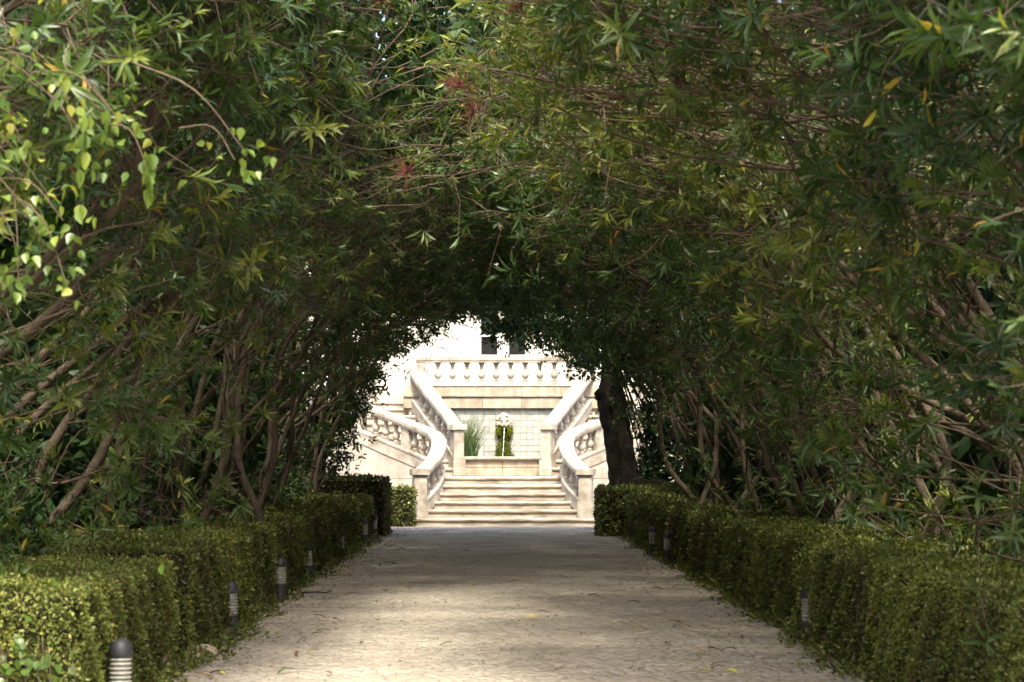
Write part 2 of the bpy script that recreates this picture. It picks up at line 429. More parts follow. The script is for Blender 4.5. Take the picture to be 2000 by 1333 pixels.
def balustrade(label, Cv, A, mirror, newels, piers, s_from, s_to, gap=.31, skip=()):
    t = thing('balustrade', label, 'balustrade')
    pts = [tuple(p) for p in Cv]
    MB().sweep(pts, RAILP).build('handrail', M['stone'], t, smooth=R(30), mirror=mirror)
    st = [(p[0], p[1], p[2] - RAILH - BALH + .02) for p in pts]
    MB().sweep(st, STRP).build('stringer', M['stone'], t, smooth=R(30), mirror=mirror)
    for nw in newels: newel(t, *nw, mirror)
    s = s_from
    while s < s_to:
        if not any(abs(s - q) < .2 for q in piers):
            p = at(Cv, A, s); o = link('baluster', BAL, None, t)
            a, b2 = at(Cv, A, s - .05), at(Cv, A, s + .05)
            o.location = ((-p[0] if mirror else p[0]), p[1], p[2] - RAILH - BALH - .015)
            o.rotation_euler.z = math.atan2(b2[1] - a[1], (b2[0] - a[0]) * (-1 if mirror else 1))
        s += gap
    for q in piers:
        p = at(Cv, A, q); a, b2 = at(Cv, A, q - .05), at(Cv, A, q + .05); rz = math.atan2(b2[1] - a[1], b2[0] - a[0])
        x = -p[0] if mirror else p[0]
        MB().box(x - .13, x + .13, p[1] - .11, p[1] + .11, p[2] - RAILH - BALH - .06, p[2] - .10, .006, -rz if mirror else rz).build('pier', M['stone'], t)
    return t
pq = LA[np.argmin(abs(LOWC[:, 0] + 2.1) + (LOWC[:, 1] < 43.5) * 9)]
for mir, l1, l2 in ((False, 'S-curved stone balustrade whose foot stands beside the sunlit clipped box shrub', 'straight rising stone balustrade beside the reed clump in the basin'),
                    (True, 'S-curved stone balustrade running behind the thick dark tree trunk', 'rising stone balustrade on the bare tiled side of the basin')):
    balustrade(l1, LOWC, LA, mir, [(-1.72, 41.28, .165, 1.17, .27, R(12), )], [pq, pq + 1.5, pq + 3.0], .36, LA[-1] - .1)
    balustrade(l2, UPC, UA, mir, [(-1.0, 44.02, 1.02, 2.15, .24, R(24)), (-2.02, 46.62, 2.4, 3.50, .26, 0)], [], .38, UA[-1] - .2, .36)

# fountain: basin, tiled wall, bands
basin = thing('fountain_basin', 'stone basin front with rounded rim between the two flights', 'basin')
for (xa, xb) in ((-.95, -.003), (.003, .95)):
    MB().box(xa, xb, 44.20, 44.42, 1.02, 1.20, .006).build('stone_block', M['band'], basin)
    MB().box(xa, xb, 44.21, 44.42, 1.205, 1.375, .006).build('stone_block', M['band'], basin)
step_mb(MB(), -.97, .97, 44.16, 1.37, 1.445, depth=.28, segs=16, rough=.003).build('rim', M['stone'], basin, smooth=R(40))
MB().add([(-1.9, 44.3, 1.36), (1.9, 44.3, 1.36), (2.0, 46.45, 1.36), (-2.0, 46.45, 1.36)], [(0, 1, 2, 3)]).build('water', M['pool'], basin)

tw = thing('fountain_wall', 'white tiled back wall of the fountain under a stained stone band', 'wall')
MB().box(-2.25, 2.25, 46.52, 46.80, .9, 2.575).build('grout_backing', M['grout'], tw)
tile = MB().box(-.0700, .0700, -.012, .012, -.0700, .0700, .003).mesh('tile'); tile.materials.append(M['tile'])
for i in range(24):
    for j in range(9):
        o = link('tile', tile, None, tw); o.location = (-1.656 + .144 * i + random.gauss(0, .0015), 46.512 - random.uniform(0, .004), 2.503 - .144 * j + random.gauss(0, .0015))
        o.rotation_euler = (random.gauss(0, .012), random.gauss(0, .006), random.gauss(0, .012))
for k in range(5):
    xa = -2.3 + .92 * k
    MB().box(xa + .003, xa + .917, 46.40, 46.85, 2.575, 2.835, .006).build('stone_block', M['band'], tw)
    MB().box(xa + .003, xa + .917, 46.44, 46.85, 2.872, 3.085, .006).build('stone_block', M['band'], tw)
MB().box(-2.3, 2.3, 46.36, 46.85, 2.836, 2.871, .012).build('ledge', M['stone'], tw)

tb = thing('balustrade', 'level stone balustrade of ten balusters along the terrace above the fountain', 'balustrade')
MB().box(-2.0, 2.0, 46.42, 46.80, 3.086, 3.125, .008).build('plinth', M['stone'], tb)
MB().sweep([(-2.02, 46.61, 3.80), (-1, 46.61, 3.80), (0, 46.61, 3.80), (1, 46.61, 3.80), (2.02, 46.61, 3.80)], RAILP).build('handrail', M['stone'], tb, smooth=R(30))
for k in range(10):
    o = link('baluster', BAL, None, tb); o.location = (-1.50 + .341 * k, 46.61, 3.145); o.scale.z = 1.02
for s in (-1, 1): MB().box(s * 1.9 - .10, s * 1.9 + .10, 46.47, 46.75, 3.10, 3.66, .006).build('pier', M['stone'], tb)

ter = MB().box(-14, 14, 46.86, 56.2, 2.70, 2.905).build('terrace', M['wallstone']); tag(ter, kind='structure')
for s, nm in ((-1, 'pale stone retaining wall below the terrace beside the yellow-leaved side'), (1, 'pale stone retaining wall below the terrace behind the thick trunk')):
    rw = thing('retaining_wall', nm, 'wall')
    for c in range(4):
        x = 5.7
        while x < 14:
            e = x + random.uniform(.8, 1.2)
            MB().box(min(s * x, s * (e - .008)), max(s * x, s * (e - .008)), 47.2, 47.6, c * .72 + .002, c * .72 + .714, .006).build('stone_block', M['wallstone'], rw)
            x = e

# lion mask, moss, water jet
def blob(mb, c, r, n=10, wob=0.0):
    V = []; Fc = []; m = 7
    for i in range(m + 1):
        th = math.pi * i / m
        for k in range(n):
            ph = 2 * math.pi * k / n; q = 1 + (random.uniform(-wob, wob) if 0 < i < m else 0)
            V.append((c[0] + r[0] * q * math.sin(th) * math.cos(ph), c[1] + r[1] * q * math.sin(th) * math.sin(ph), c[2] + r[2] * q * math.cos(th)))
    for i in range(m):
        for k in range(n): Fc.append((i * n + k, i * n + (k + 1) % n, (i + 1) * n + (k + 1) % n, (i + 1) * n + k))
    return mb.add(V, Fc)
lx, lz = px(985, 826, 46.4)
lion = thing('lion_mask', 'carved stone lion head spouting water from the tiled wall', 'sculpture', loc=(lx, 46.46, lz))
mb = MB()
blob(mb, (0, -.10, .01), (.115, .13, .135)); blob(mb, (0, -.20, -.02), (.055, .07, .10)); blob(mb, (0, -.235, -.055), (.062, .06, .050))
for s in (-1, 1):
    blob(mb, (s * .055, -.185, .060), (.05, .04, .028)); blob(mb, (s * .04, -.23, -.075), (.036, .045, .034))
    blob(mb, (s * .085, -.13, -.03), (.05, .06, .06))
blob(mb, (0, -.19, -.135), (.042, .05, .022)); blob(mb, (0, -.285, -.04), (.026, .02, .016))
mb.build('head', M['lion'], lion, smooth=R(60))
mb = MB()
for k in range(16):
    t = R(-60) + R(300) * k / 15; r = random.uniform(.135, .165)
    blob(mb, (r * math.cos(t), -.05 + random.uniform(-.02, .02), .015 + r * 1.05 * math.sin(t)), (.05, .06, .055), 8, .15)
for k in range(9):
    blob(mb, (random.uniform(-.09, .09), -.12, .12 + random.uniform(-.01, .045)), (.035, .05, .035), 8, .15)
mb.build('mane', M['lion'], lion, smooth=R(60))
for s in (-1, 1):
    blob(MB(), (s * .125, -.09, .115), (.036, .025, .048)).build('ear', M['lion'], lion, smooth=R(60))
    blob(MB(), (s * .05, -.222, .034), (.020, .012, .012)).build('eye', M['metal'], lion, smooth=R(60))

def moss_patch(shapes, per):
    parts = []
    for (c, r, lo, hi) in shapes:
        d = norm(rng.normal(0, 1, (per, 3))); d[:, 1] = -np.abs(d[:, 1]); rr = rng.uniform(.72, 1.05, (per, 1))
        P = np.array(c) + d * np.array(r) * rr
        T = norm(d + rng.normal(0, .6, (per, 3)) + np.array([0, 0, -.5])); N = norm(d + rng.normal(0, .5, (per, 3)))
        L = rng.uniform(.018, .045, per); parts.append(leaves(P, T, N, L, L * .7, rng.uniform(lo, hi, per), LEAF2))
    return joinparts(parts)
v, f, t = moss_patch([((lx - .09, 46.42, lz - .19), (.10, .10, .11), .3, 1), ((lx + .09, 46.42, lz - .19), (.10, .10, .12), .3, 1), ((lx, 46.43, lz - .17), (.10, .12, .06), 0, .35),
                      ((lx, 46.44, lz - .34), (.13, .10, .14), 0, .5), ((lx - .02, 46.40, lz - .62), (.17, .16, .20), .15, .75), ((lx, 46.40, lz - .82), (.21, .20, .2), .0, .6)], 1500)
tag(link('moss', npmesh('moss', v, f, t), M['moss']), 'green moss growing down the wall under the lion head', 'moss', kind='stuff')
cv = np.array([(lx, 46.23, lz - .125), (lx - .003, 46.17, lz - .20), (lx - .010, 46.13, lz - .34), (lx - .022, 46.10, lz - .56), (lx - .038, 46.09, lz - .80), (lx - .045, 46.085, 1.352)])
cv = catmull(cv, 6); V, Fq = tubes([(cv, .007 + .002 * np.sin(np.arange(len(cv)) * 1.7))], 8)
tag(link('water_jet', npmesh('water_jet', V, Fq, smooth=True), M['jet']), 'thin white jet of water falling from the lion mouth', 'water jet')

# reeds in the basin
reed = thing('reed_clump', 'tall feathery green reed clump growing in the fountain basin', 'reeds')
parts = []
for k in range(800):
    bx, by = random.gauss(-.84, .11), random.gauss(45.2, .18); h = random.uniform(.5, 1.25) if k < 260 else random.uniform(.35, .8)
    lean = Vector((random.gauss(.10, .22), random.gauss(0, .2), 1)); n = 5
    base = np.array([bx, by, 1.36]); q = np.linspace(0, 1, n)
    cvp = base + np.outer(q, np.array([lean.x * .35, lean.y * .35, 1]) * h) + np.outer(q ** 2.2, [lean.x * .8 * h, lean.y * .5 * h, -.10 * h])
    wdt = random.uniform(.004, .010); sd = norm(np.array([random.gauss(0, 1), random.gauss(0, .4), 0.]))
    V = np.concatenate([cvp + sd * wdt * (1 - q[:, None] * .85), cvp - sd * wdt * (1 - q[:, None] * .85)])
    Fc = np.array([x for i in range(n - 1) for x in ((i, i + 1, n + i), (i + 1, n + i + 1, n + i))])
    parts.append((V, Fc, np.full(len(V), np.clip(.12 + .4 * q.mean() * h + random.gauss(0, .2), 0, 1))))
    if k < 150:
        m = 14; P = cvp[-1] + (cvp[-2] - cvp[-1]) * rng.random((m, 1)) * 1.4
        T = norm(rng.normal(0, .6, (m, 3)) + [0, 0, .8]); parts.append(leaves(P, T, norm(rng.normal(0, 1, (m, 3))), rng.uniform(.03, .08, m), np.full(m, .006), rng.uniform(.6, 1, m), LEAF2))
v, f, t = joinparts(parts)
tag(link('blades', npmesh('blades', v, f, t), M['reed'], reed), kind='stuff')

# building behind the terrace
bd = thing('palace_building', 'bright plastered building behind the terrace with dark twin windows', 'building')
D = 56.2; wins = []
for cx in (-.33, .46): wins.append((cx - .26, cx + .26, 4.36, 5.9))
for cx in (-4.4, -3.6, 4.5, 5.3): wins.append((cx - .26, cx + .26, 4.36, 5.9))
wins.sort(); mb = MB(); x = -13.0
for (a, b_, c, d) in wins:
    mb.box(x, a, D, D + .4, 2.9, 8.5); mb.box(a, b_, D, D + .4, 2.9, c); mb.box(a, b_, D, D + .4, d, 8.5); x = b_
mb.box(x, 13, D, D + .4, 2.9, 8.5); mb.build('wall', M['plaster'], bd)
MB().box(-13.2, 13.2, D - .25, D + 6, 8.5, 8.8, .03).build('cornice', M['stone'], bd)
MB().box(-13, 13, D - .06, D, 2.91, 3.5, .01).build('plinth', M['wallstone'], bd)
for (a, b_, c, d) in wins:
    wn = MB().box(a - .0, b_ + .0, D + .20, D + .24, c, d).build('window', M['glass'], bd)
    MB().box(a, b_, D + .10, D + .19, 4.88, 4.93).build('transom', M['white'], wn)
    fr = MB(); fr.box(a, a + .03, D + .12, D + .195, c, d); fr.box(b_ - .03, b_, D + .12, D + .195, c, d); fr.build('frame', M['white'], wn)
    MB().box(a - .06, b_ + .06, D - .08, D + .1, c - .07, c - .003, .01).build('sill', M['stone'], wn)

# ------------------------------------------------------------------ hedges
def hedge_leaves(x0, x1, y0, y1, h, faces, seed, yellow=0.0, fine=1.0, face_x0=None):
    """leaf coat over chosen faces of a clipped block: 'L' x0 side, 'R' x1 side, 'T' top, 'F' front"""
    r = np.random.default_rng(seed); parts = []
    def skew(y): return 0 if face_x0 is None else (y - y0) / max(y1 - y0, .01) * face_x0
    for fcn in faces:
        u0, u1 = (y0, y1) if fcn in 'LRT' else (x0, x1)
        if fcn == 'T': area_w = x1 - x0
        else: area_w = h
        # slices along depth so that far leaves are fewer and larger
        ys = np.linspace(y0, y1, max(2, int((y1 - y0) / 1.5) + 1)) if fcn in 'LRT' else [y0, y0]
        for a, b in (zip(ys[:-1], ys[1:]) if fcn in 'LRT' else [(y0, y0)]):
            d = (a + b) / 2; s = max(.021, .0019 * d) / fine
            ar = area_w * ((b - a) if fcn in 'LRT' else (x1 - x0)); n = int(ar * 1.45 / (s * s * .38))
            if fcn == 'T': n = int(n * .65)
            if fcn in 'LR':
                Y = r.uniform(a, b, n); Z = r.uniform(.0, 1, n) ** .9 * h; X = np.full(n, x0 if fcn == 'L' else x1); nr = np.array([-1., 0, 0]) if fcn == 'L' else np.array([1., 0, 0])
                U = Y
            elif fcn == 'T':
                Y = r.uniform(a, b, n); X = r.uniform(x0, x1, n); Z = np.full(n, h); nr = np.array([0, 0, 1.]); U = X
            else:
                X = r.uniform(x0, x1, n); Z = r.uniform(0, 1, n) * h; Y = np.full(n, y0); nr = np.array([0, -1., 0]); U = X
            P = np.stack([X, Y, Z], 1)
            bump = .012 * np.sin(P[:, 1] * 7.3 + P[:, 2] * 5) + .014 * np.sin(P[:, 0] * 9 + P[:, 1] * 3.1 + seed) + .018 * np.sin(P[:, 2] * 17 + P[:, 1] * 13 + P[:, 0] * 11) + .02 * np.sin(P[:, 1] * 2.1 + seed)
            P += nr * (bump + r.normal(0, .011, n) - .010)[:, None]
            # rounded arrises
            if fcn == 'T':
                e = np.minimum(X - x0, x1 - X); P[:, 2] -= .03 * np.exp(-e / .03)
            else:
                P -= nr * (.03 * np.exp(-(h - Z) / .03))[:, None]
            if face_x0 is not None: P[:, 0] += (P[:, 1] - y0) / (y1 - y0) * face_x0
            T = norm(r.normal(0, .75, (n, 3)) + nr * .35 + np.array([0, 0, .25])); N = norm(r.normal(0, .55, (n, 3)) + nr * .9)
            L = s * r.uniform(.7, 1.4, n)
            patch = .16 * np.sin(P[:, 1] * 1.9 + P[:, 2] * 3 + seed) + .12 * np.sin(P[:, 1] * 6.1 + P[:, 0] * 5 + P[:, 2] * 2)
            t = np.clip(r.normal(.46 + yellow, .20, n) + patch + (.10 if fcn == 'T' else 0) - .10 * (r.random(n) < .25), 0, .96)  # tops and sunlit hedges tinted lighter, shaded ones darker
            t = np.where(r.random(n) < .006, 1.0, t)
            # twiggy brown gaps
            brown = (np.sin(P[:, 1] * 23 + seed) * np.sin(P[:, 1] * 5.7) > .72) & (fcn != 'T') & (r.random(n) < .6)
            t = np.where(brown, r.uniform(0, .13, n), t)
            parts.append(leaves(P, T, N, L, L * .58, t, LEAF2))
    return joinparts(parts)

def hedge(label, x0, x1, y0, y1, h, faces, seed, yellow=0.0, group=None, slant=0.0, fine=1.0, name='box_hedge'):  # yellow: leaf tint shift that paints in the sunlit and shaded look
    t = thing(name, label, 'hedge', group)
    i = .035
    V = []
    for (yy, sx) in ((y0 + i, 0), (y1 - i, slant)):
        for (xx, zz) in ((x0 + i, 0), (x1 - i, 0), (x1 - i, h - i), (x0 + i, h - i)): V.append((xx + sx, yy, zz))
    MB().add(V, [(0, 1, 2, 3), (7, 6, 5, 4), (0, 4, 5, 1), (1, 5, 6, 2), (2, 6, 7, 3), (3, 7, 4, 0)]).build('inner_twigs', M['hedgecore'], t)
    v, f, tt = hedge_leaves(x0, x1, y0, y1, h, faces, seed, yellow, fine, slant if slant else None)
    tag(link('foliage', npmesh('foliage', v, f, tt), M['hedge'], t), kind='stuff')
    return t
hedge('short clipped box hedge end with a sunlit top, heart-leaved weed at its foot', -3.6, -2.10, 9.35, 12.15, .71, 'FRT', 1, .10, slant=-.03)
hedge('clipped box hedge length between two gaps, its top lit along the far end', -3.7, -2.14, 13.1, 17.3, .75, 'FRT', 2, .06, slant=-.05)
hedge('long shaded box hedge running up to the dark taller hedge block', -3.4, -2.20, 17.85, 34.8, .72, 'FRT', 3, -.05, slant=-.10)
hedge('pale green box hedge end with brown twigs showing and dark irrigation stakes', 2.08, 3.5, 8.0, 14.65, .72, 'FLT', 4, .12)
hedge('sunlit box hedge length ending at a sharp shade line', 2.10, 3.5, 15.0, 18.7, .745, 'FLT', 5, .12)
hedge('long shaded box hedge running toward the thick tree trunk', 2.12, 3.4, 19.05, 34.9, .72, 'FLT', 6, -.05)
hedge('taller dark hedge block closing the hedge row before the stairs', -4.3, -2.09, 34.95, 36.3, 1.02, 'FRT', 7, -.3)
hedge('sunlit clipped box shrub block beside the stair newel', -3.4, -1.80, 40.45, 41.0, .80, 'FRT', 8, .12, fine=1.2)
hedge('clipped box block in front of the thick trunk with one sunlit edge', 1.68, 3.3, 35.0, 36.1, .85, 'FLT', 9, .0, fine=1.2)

for side, xf, nm in ((-1, 2.12, 'creeping ivy and grass along the foot of the vine side hedges'), (1, 2.08, 'creeping ivy and grass along the foot of the bench side hedges')):
    n = 5200; y = 8.5 + 26 * rng.random(n) ** 1.6; clump = .5 + .5 * np.sin(y * 2.3 + side) * np.sin(y * .9); out = np.abs(rng.normal(0, .07, n)) * (.4 + 1.5 * clump)
    P = np.stack([side * (xf + (.10 if side < 0 else .03) * (y > 17) - out), y, .015 + rng.random(n) * .14 * np.exp(-out / .08)], 1)
    L = rng.uniform(.02, .055, n); v, f, t = leaves(P, norm(rng.normal(0, .7, (n, 3)) + [-side * .6, 0, .4]), norm(rng.normal(0, .5, (n, 3)) + [-side * .3, 0, 1]), L, L * .6, np.clip(rng.normal(.45, .25, n), 0, 1), LEAF2)
    tag(link('ground_ivy', npmesh('ground_ivy', v, f, t), M['hedge']), nm, 'ground ivy', kind='stuff')

# ------------------------------------------------------------------ oleander avenue
def ip(y, tab): return np.interp(y, [a for a, _ in tab], [b for _, b in tab])
HT = {-1: [(6, 4.7), (10, 4.4), (14, 4.0), (17, 3.75), (24, 3.8), (29, 4.0), (37, 4.0)], 1: [(6, 4.2), (9, 4.0), (11, 3.6), (14, 3.4), (20, 3.6), (28, 4.0), (37, 4.0)]}
WT = {-1: [(6, 2.5), (12, 2.45), (20, 2.6), (27, 2.85), (37, 3.0)], 1: [(6, 2.35), (12, 2.4), (20, 2.55), (37, 2.35)]}
LT = {-1: [(6, 2.1), (9, 1.85), (10.5, 1.45), (12, 1.4), (16.3, 1.4), (17.5, .6), (18.5, 0), (20, -.4)], 1: [(5, 1.35), (8, 1.15), (10, .2), (11, -.6), (13.2, -.6), (14.5, -.2), (20, -.45)]}
def shell(side, y, th, off):
    """point on the tunnel's inner surface at angle th (0 = side wall, pi/2 = crown), pushed out by off -> a (lateral), z"""
    h, wd, lim = ip(y, HT[side]), ip(y, WT[side]), ip(y, LT[side])
    a = (wd + off) * np.cos(th); z = (h + off) * np.sin(th)
    over = np.clip(lim - a, 0, None)
    return np.maximum(a, lim), z + over * 1.3

def make_tree(side, yb, label, group=None, seed=0, clusters=95, tips=8, per=14, leaf=(.115, .165), wratio=.20, tpl=LEAF4, mat_leaf='oleander',
              thick=.55, low=.5, stems=6, tmean=.42, name='oleander', fill=4200, bright=0, base_a=3.1, flowers=0, topz=1.0, half=1.75, fillth=1.6, offmax=2.6, stemoff=(.25, .9), crown_dy=0.0, arcs=0):
    r = np.random.default_rng(seed)
    T0 = thing(name, label, 'tree', group, loc=(side * base_a, yb, 0))
    inv = Vector((-side * base_a, -yb, 0))
    ORG = np.array([side * base_a, yb, 0])
    # stems
    curves = []; nodes = []
    for s in range(stems):
        ab = base_a + max(-.4, r.normal(0, .28)); y0 = yb + r.normal(0, .35)
        thend = r.uniform(.9, 1.5); off = r.uniform(*stemoff); dy = r.normal(0, .5)
        pts = [(ab, y0, -.05), (ab - .05 + r.normal(0, .12), y0 + dy * .15, .65), (ab - .18 + r.normal(0, .15), y0 + dy * .3, 1.35)]
        ths = np.linspace(.62, thend, 4)
        for k, th in enumerate(ths):
            yy = y0 + dy * (.4 + .6 * k / 3); a, z = shell(side, yy, th, off); a = float(a) + r.normal(0, .08); z = float(z) + r.normal(0, .08)
            a = min(a, pts[-1][0] - .05)
            pts.append((a, yy, max(z, pts[-1][2] + .12)))
        cv = catmull(pts, 5); cv[:, 0] *= side
        rad = np.interp(np.linspace(0, 1, len(cv)), [0, .3, 1], [r.uniform(.040, .070), r.uniform(.028, .042), .010])
        curves.append((cv, rad)); nodes.append(cv[4:])
    V, Fq = tubes(curves, 7)
    link('trunk', npmesh('trunk', V - ORG, Fq, smooth=True), M['bark'], T0)
    nodes = np.concatenate(nodes)
    yc = yb + crown_dy
    # clusters of twigs
    th = r.uniform(0, 1, clusters) ** .8 * 1.62
    keep = (th > .62) | (r.random(clusters) < low); th = th[keep]; nC = len(th)
    cy = yc + r.uniform(-half, half, nC); off = np.minimum(r.exponential(thick, nC), offmax) + r.normal(0, .10, nC)
    a, z = shell(side, cy, np.minimum(th, 1.56), off); a = a + r.normal(0, .12, nC) - np.where(th > 1.56, r.uniform(0, .5, nC), 0)
    z = np.maximum(z + r.normal(0, .10, nC), .55)
    a = np.where(z < .95, np.maximum(a, 2.9), a)
    CC = np.stack([side * a, cy, z], 1)
    br = []; tw = []; LV = []
    def ros(p, u, tm):
        n = max(4, per + int(r.integers(-6, 6))); sc = r.uniform(.6, 1.25); ext = r.uniform(.06, .26)
        q = r.random(n); ang = np.arange(n) * 2.4 + r.random() * 6
        e1 = norm(np.cross(u, [0.1, .2, 1])); e2 = np.cross(u, e1)
        pol = np.radians(18 + 68 * (1 - q)) + r.normal(0, .12, n)
        dirs = np.cos(pol)[:, None] * u + np.sin(pol)[:, None] * (np.cos(ang)[:, None] * e1 + np.sin(ang)[:, None] * e2)
        dirs[:, 2] -= .16
        P = p - u * (ext * (1 - q))[:, None]
        L = r.uniform(leaf[0] * .8, leaf[1], n) * (1 - .35 * q) * sc
        t = np.clip(r.normal(tm, .10) + .18 * q - .06 + r.normal(0, .08, n), 0, .93); t = np.where(r.random(n) < .010, r.uniform(.96, 1, n), t)
        LV.append((P, dirs, u + r.normal(0, .15, (n, 3)), L, L * wratio * r.uniform(.8, 1.2, n), t))
    for c in range(nC):
        d = nodes - CC[c]; dist = np.linalg.norm(d, axis=1); sc = abs(dist - r.uniform(.5, 1.5)) + np.where(nodes[:, 2] > CC[c, 2] - .05, 1.0, 0)
        p0 = nodes[np.argmin(sc)]; p3 = CC[c]
        mid = (p0 + p3) / 2 + np.array([-side * .12 + r.normal(0, .12), r.normal(0, .22), r.uniform(-.15, .35)]) * min(1, np.linalg.norm(p3 - p0))
        cvb = catmull([p0, p0 * .5 + mid * .5 + r.normal(0, .04, 3), mid, p3], 3)
        br.append((cvb, np.linspace(.011, .004, len(cvb)) * r.uniform(.7, 1.3)))
        bd_ = norm(p3 - mid)
        tp = p3 + r.normal(0, 1, (tips, 3)) * np.array([.22, .24, .20])
        ct = tmean + r.normal(0, .16)  # tmean is set higher on canopies meant to look lit
        for k in range(tips):
            u = norm(tp[k] - p3 + bd_ * .18); st = p3 + (tp[k] - p3) * .05 - bd_ * r.uniform(0, .15)
            m2 = (st + tp[k]) / 2 + r.normal(0, .03, 3)
            tw.append((np.array([st, m2, tp[k]]), np.array([.0042, .0032, .0022])))
            ros(tp[k], norm(u + np.array([-side * .25, 0, .35]) + r.normal(0, .25, 3)), ct)
    for k in range(arcs):
        y0 = yc + r.uniform(-half, half * .2); dy = r.normal(-.15, .5); a0 = r.uniform(2.0, 3.4); a1 = r.uniform(-.4, 1.5); hh = float(ip(y0, HT[side]))
        z0 = hh * r.uniform(.84, 1.10) - .12 * (a0 - 2); z1 = max(hh + r.uniform(-.12, .45), z0 - .2); sag = r.uniform(-.05, .30)
        pp = [(side * (a0 + (a1 - a0) * q), y0 + dy * q + r.normal(0, .015), z0 + (z1 - z0) * q - sag * math.sin(q * 3.14) * (.5 + q) + r.normal(0, .018)) for q in np.linspace(0, 1, 7)]
        cva = catmull(pp, 4); br.append((cva, np.linspace(.010, .003, len(cva)) * r.uniform(.5, 1.3)))
        ros(cva[-1], norm(cva[-1] - cva[-4]), tmean + .08)
        for qf in (9, 14, 18):
            if r.random() < .75:
                e = cva[qf] + (cva[min(qf + 9, len(cva) - 1)] - cva[qf]) * r.uniform(.6, 1.1) + r.normal(0, .16, 3) + [0, 0, .06]
                cf = catmull([cva[qf], (cva[qf] + e) / 2 + r.normal(0, .04, 3), e], 4); br.append((cf, np.linspace(.006, .0025, len(cf)))); ros(e, norm(e - cf[-3]), tmean + .05)
    Vb, Fb = tubes(br, 5); Vt, Ft = tubes(tw, 3)
    tag(link('branch', npmesh('branch', Vb - ORG, Fb, smooth=True), M['twig'], T0), kind='stuff')
    A = [np.concatenate([x[i] for x in LV]) for i in range(6)]
    v, f, t = leaves(A[0] - ORG, A[1], A[2], A[3], A[4], A[5], tpl)
    crown = tag(link('crown', npmesh('crown', v, f, t), M[mat_leaf], T0), kind='stuff')
    tag(link('twigs', npmesh('twigs', Vt - ORG, Ft), M['twig'], crown), kind='stuff')
    # outer mass of the crown behind the visible shell, darker leaves added to block sun
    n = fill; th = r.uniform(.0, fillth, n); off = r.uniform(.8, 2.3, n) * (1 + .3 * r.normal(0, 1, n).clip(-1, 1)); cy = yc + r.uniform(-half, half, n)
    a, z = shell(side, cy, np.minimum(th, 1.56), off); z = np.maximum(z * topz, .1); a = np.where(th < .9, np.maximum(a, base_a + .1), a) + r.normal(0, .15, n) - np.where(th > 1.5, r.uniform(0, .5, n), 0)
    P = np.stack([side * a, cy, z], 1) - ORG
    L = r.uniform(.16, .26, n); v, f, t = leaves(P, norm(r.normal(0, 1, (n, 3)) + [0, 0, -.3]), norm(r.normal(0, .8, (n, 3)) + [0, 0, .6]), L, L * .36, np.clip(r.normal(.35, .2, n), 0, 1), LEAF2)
    tag(link('outer_shade_foliage', npmesh('outer_shade_foliage', v, f, t), M['dark_leaf'], crown), kind='stuff')
    if flowers:
        idx = np.argsort(CC[:, 0] * side)[:flowers * 2]; idx = r.choice(idx, flowers, replace=False)
        for c in idx:
            m = 34; st = CC[c] + r.normal(0, .12, 3) + np.array([-side * .1, -.25, .05]); e = norm(r.normal(0, 1, (m, 3)) + [-side * .5, -.3, .6])
            cur = [(np.array([st, st + e[k] * r.uniform(.06, .17)]), np.array([.003, .0016])) for k in range(m)]
            V1, F1 = tubes(cur, 3); tt = np.full(len(V1), r.uniform(.1, .6))
            o = link('spent_flower', npmesh('spent_flower', V1 - ORG, F1, tt), M['flower'], T0)
    return T0

LL = 'slender-stemmed oleander arching from the side opposite the thick trunk'
LRr = 'slender-stemmed oleander arching from the thick trunk side of the path'
GL, GR = 'oleanders on the yellow vine side', 'oleanders on the bench side'
near8 = dict(tpl=LEAF8)
nr = dict(fillth=1.15, offmax=1.0)
make_tree(-1, 10.3, 'leafy oleander behind the yellow-leaved vine with pale leaning trunks', seed=101, tmean=.50, clusters=135, stems=5, low=.08, fill=5000, leaf=(.125, .17), base_a=3.75, half=1.0, crown_dy=-1.1, stemoff=(.9, 1.3), thick=.4, **near8, **nr)
make_tree(-1, 11.2, 'oleander behind the short sunlit hedge end with dark star-like leaf whorls', seed=102, tmean=.52, clusters=150, stems=5, low=.3, fill=5000, leaf=(.12, .16), base_a=3.8, tpl=LEAF8, half=1.5, flowers=3, thick=.45, **nr)
make_tree(-1, 13.7, 'oleander behind the hedge length between the two gaps, reddish flower remains', seed=103, clusters=145, stems=5, low=.4, tmean=.58, base_a=3.8, flowers=4, fill=6000, fillth=1.35, offmax=1.3)
make_tree(-1, 16.2, 'oleander at the tunnel mouth behind the gap before the long shaded hedge', seed=104, clusters=150, stems=5, low=.35, thick=.9, tmean=.66, wratio=.17, arcs=6, fill=5000, topz=1.1)
make_tree(-1, 18.8, 'pale sunlit fine-leaved tree filling the gap above the tunnel mouth', seed=105, clusters=150, stems=6, low=.2, fill=5500, thick=1.3, tmean=.6, mat_leaf='fine', leaf=(.07, .11), wratio=.17, per=14, topz=1.1)
make_tree(1, 7.2, 'big-leaved oleander overhanging the pale hedge end with irrigation stakes', seed=201, clusters=125, stems=4, low=.9, fill=3500, leaf=(.14, .19), tmean=.36, base_a=3.7, half=1.1, stemoff=(.9, 1.3), thick=.4, **near8, **nr)
make_tree(1, 9.4, 'oleander with grey-green drooping leaves above the pale hedge', seed=202, clusters=130, stems=5, low=.9, fill=4500, leaf=(.125, .17), tmean=.38, tpl=LEAF8, base_a=3.7, half=1.4, stemoff=(.6, 1.1), arcs=10, **nr)
make_tree(1, 12.0, 'spreading oleander with long bare branches and reddish spent flower heads', seed=203, clusters=165, stems=8, low=.6, tmean=.72, flowers=18, leaf=(.125, .17), half=1.6, base_a=3.6, arcs=42, fillth=.9, offmax=1.0)
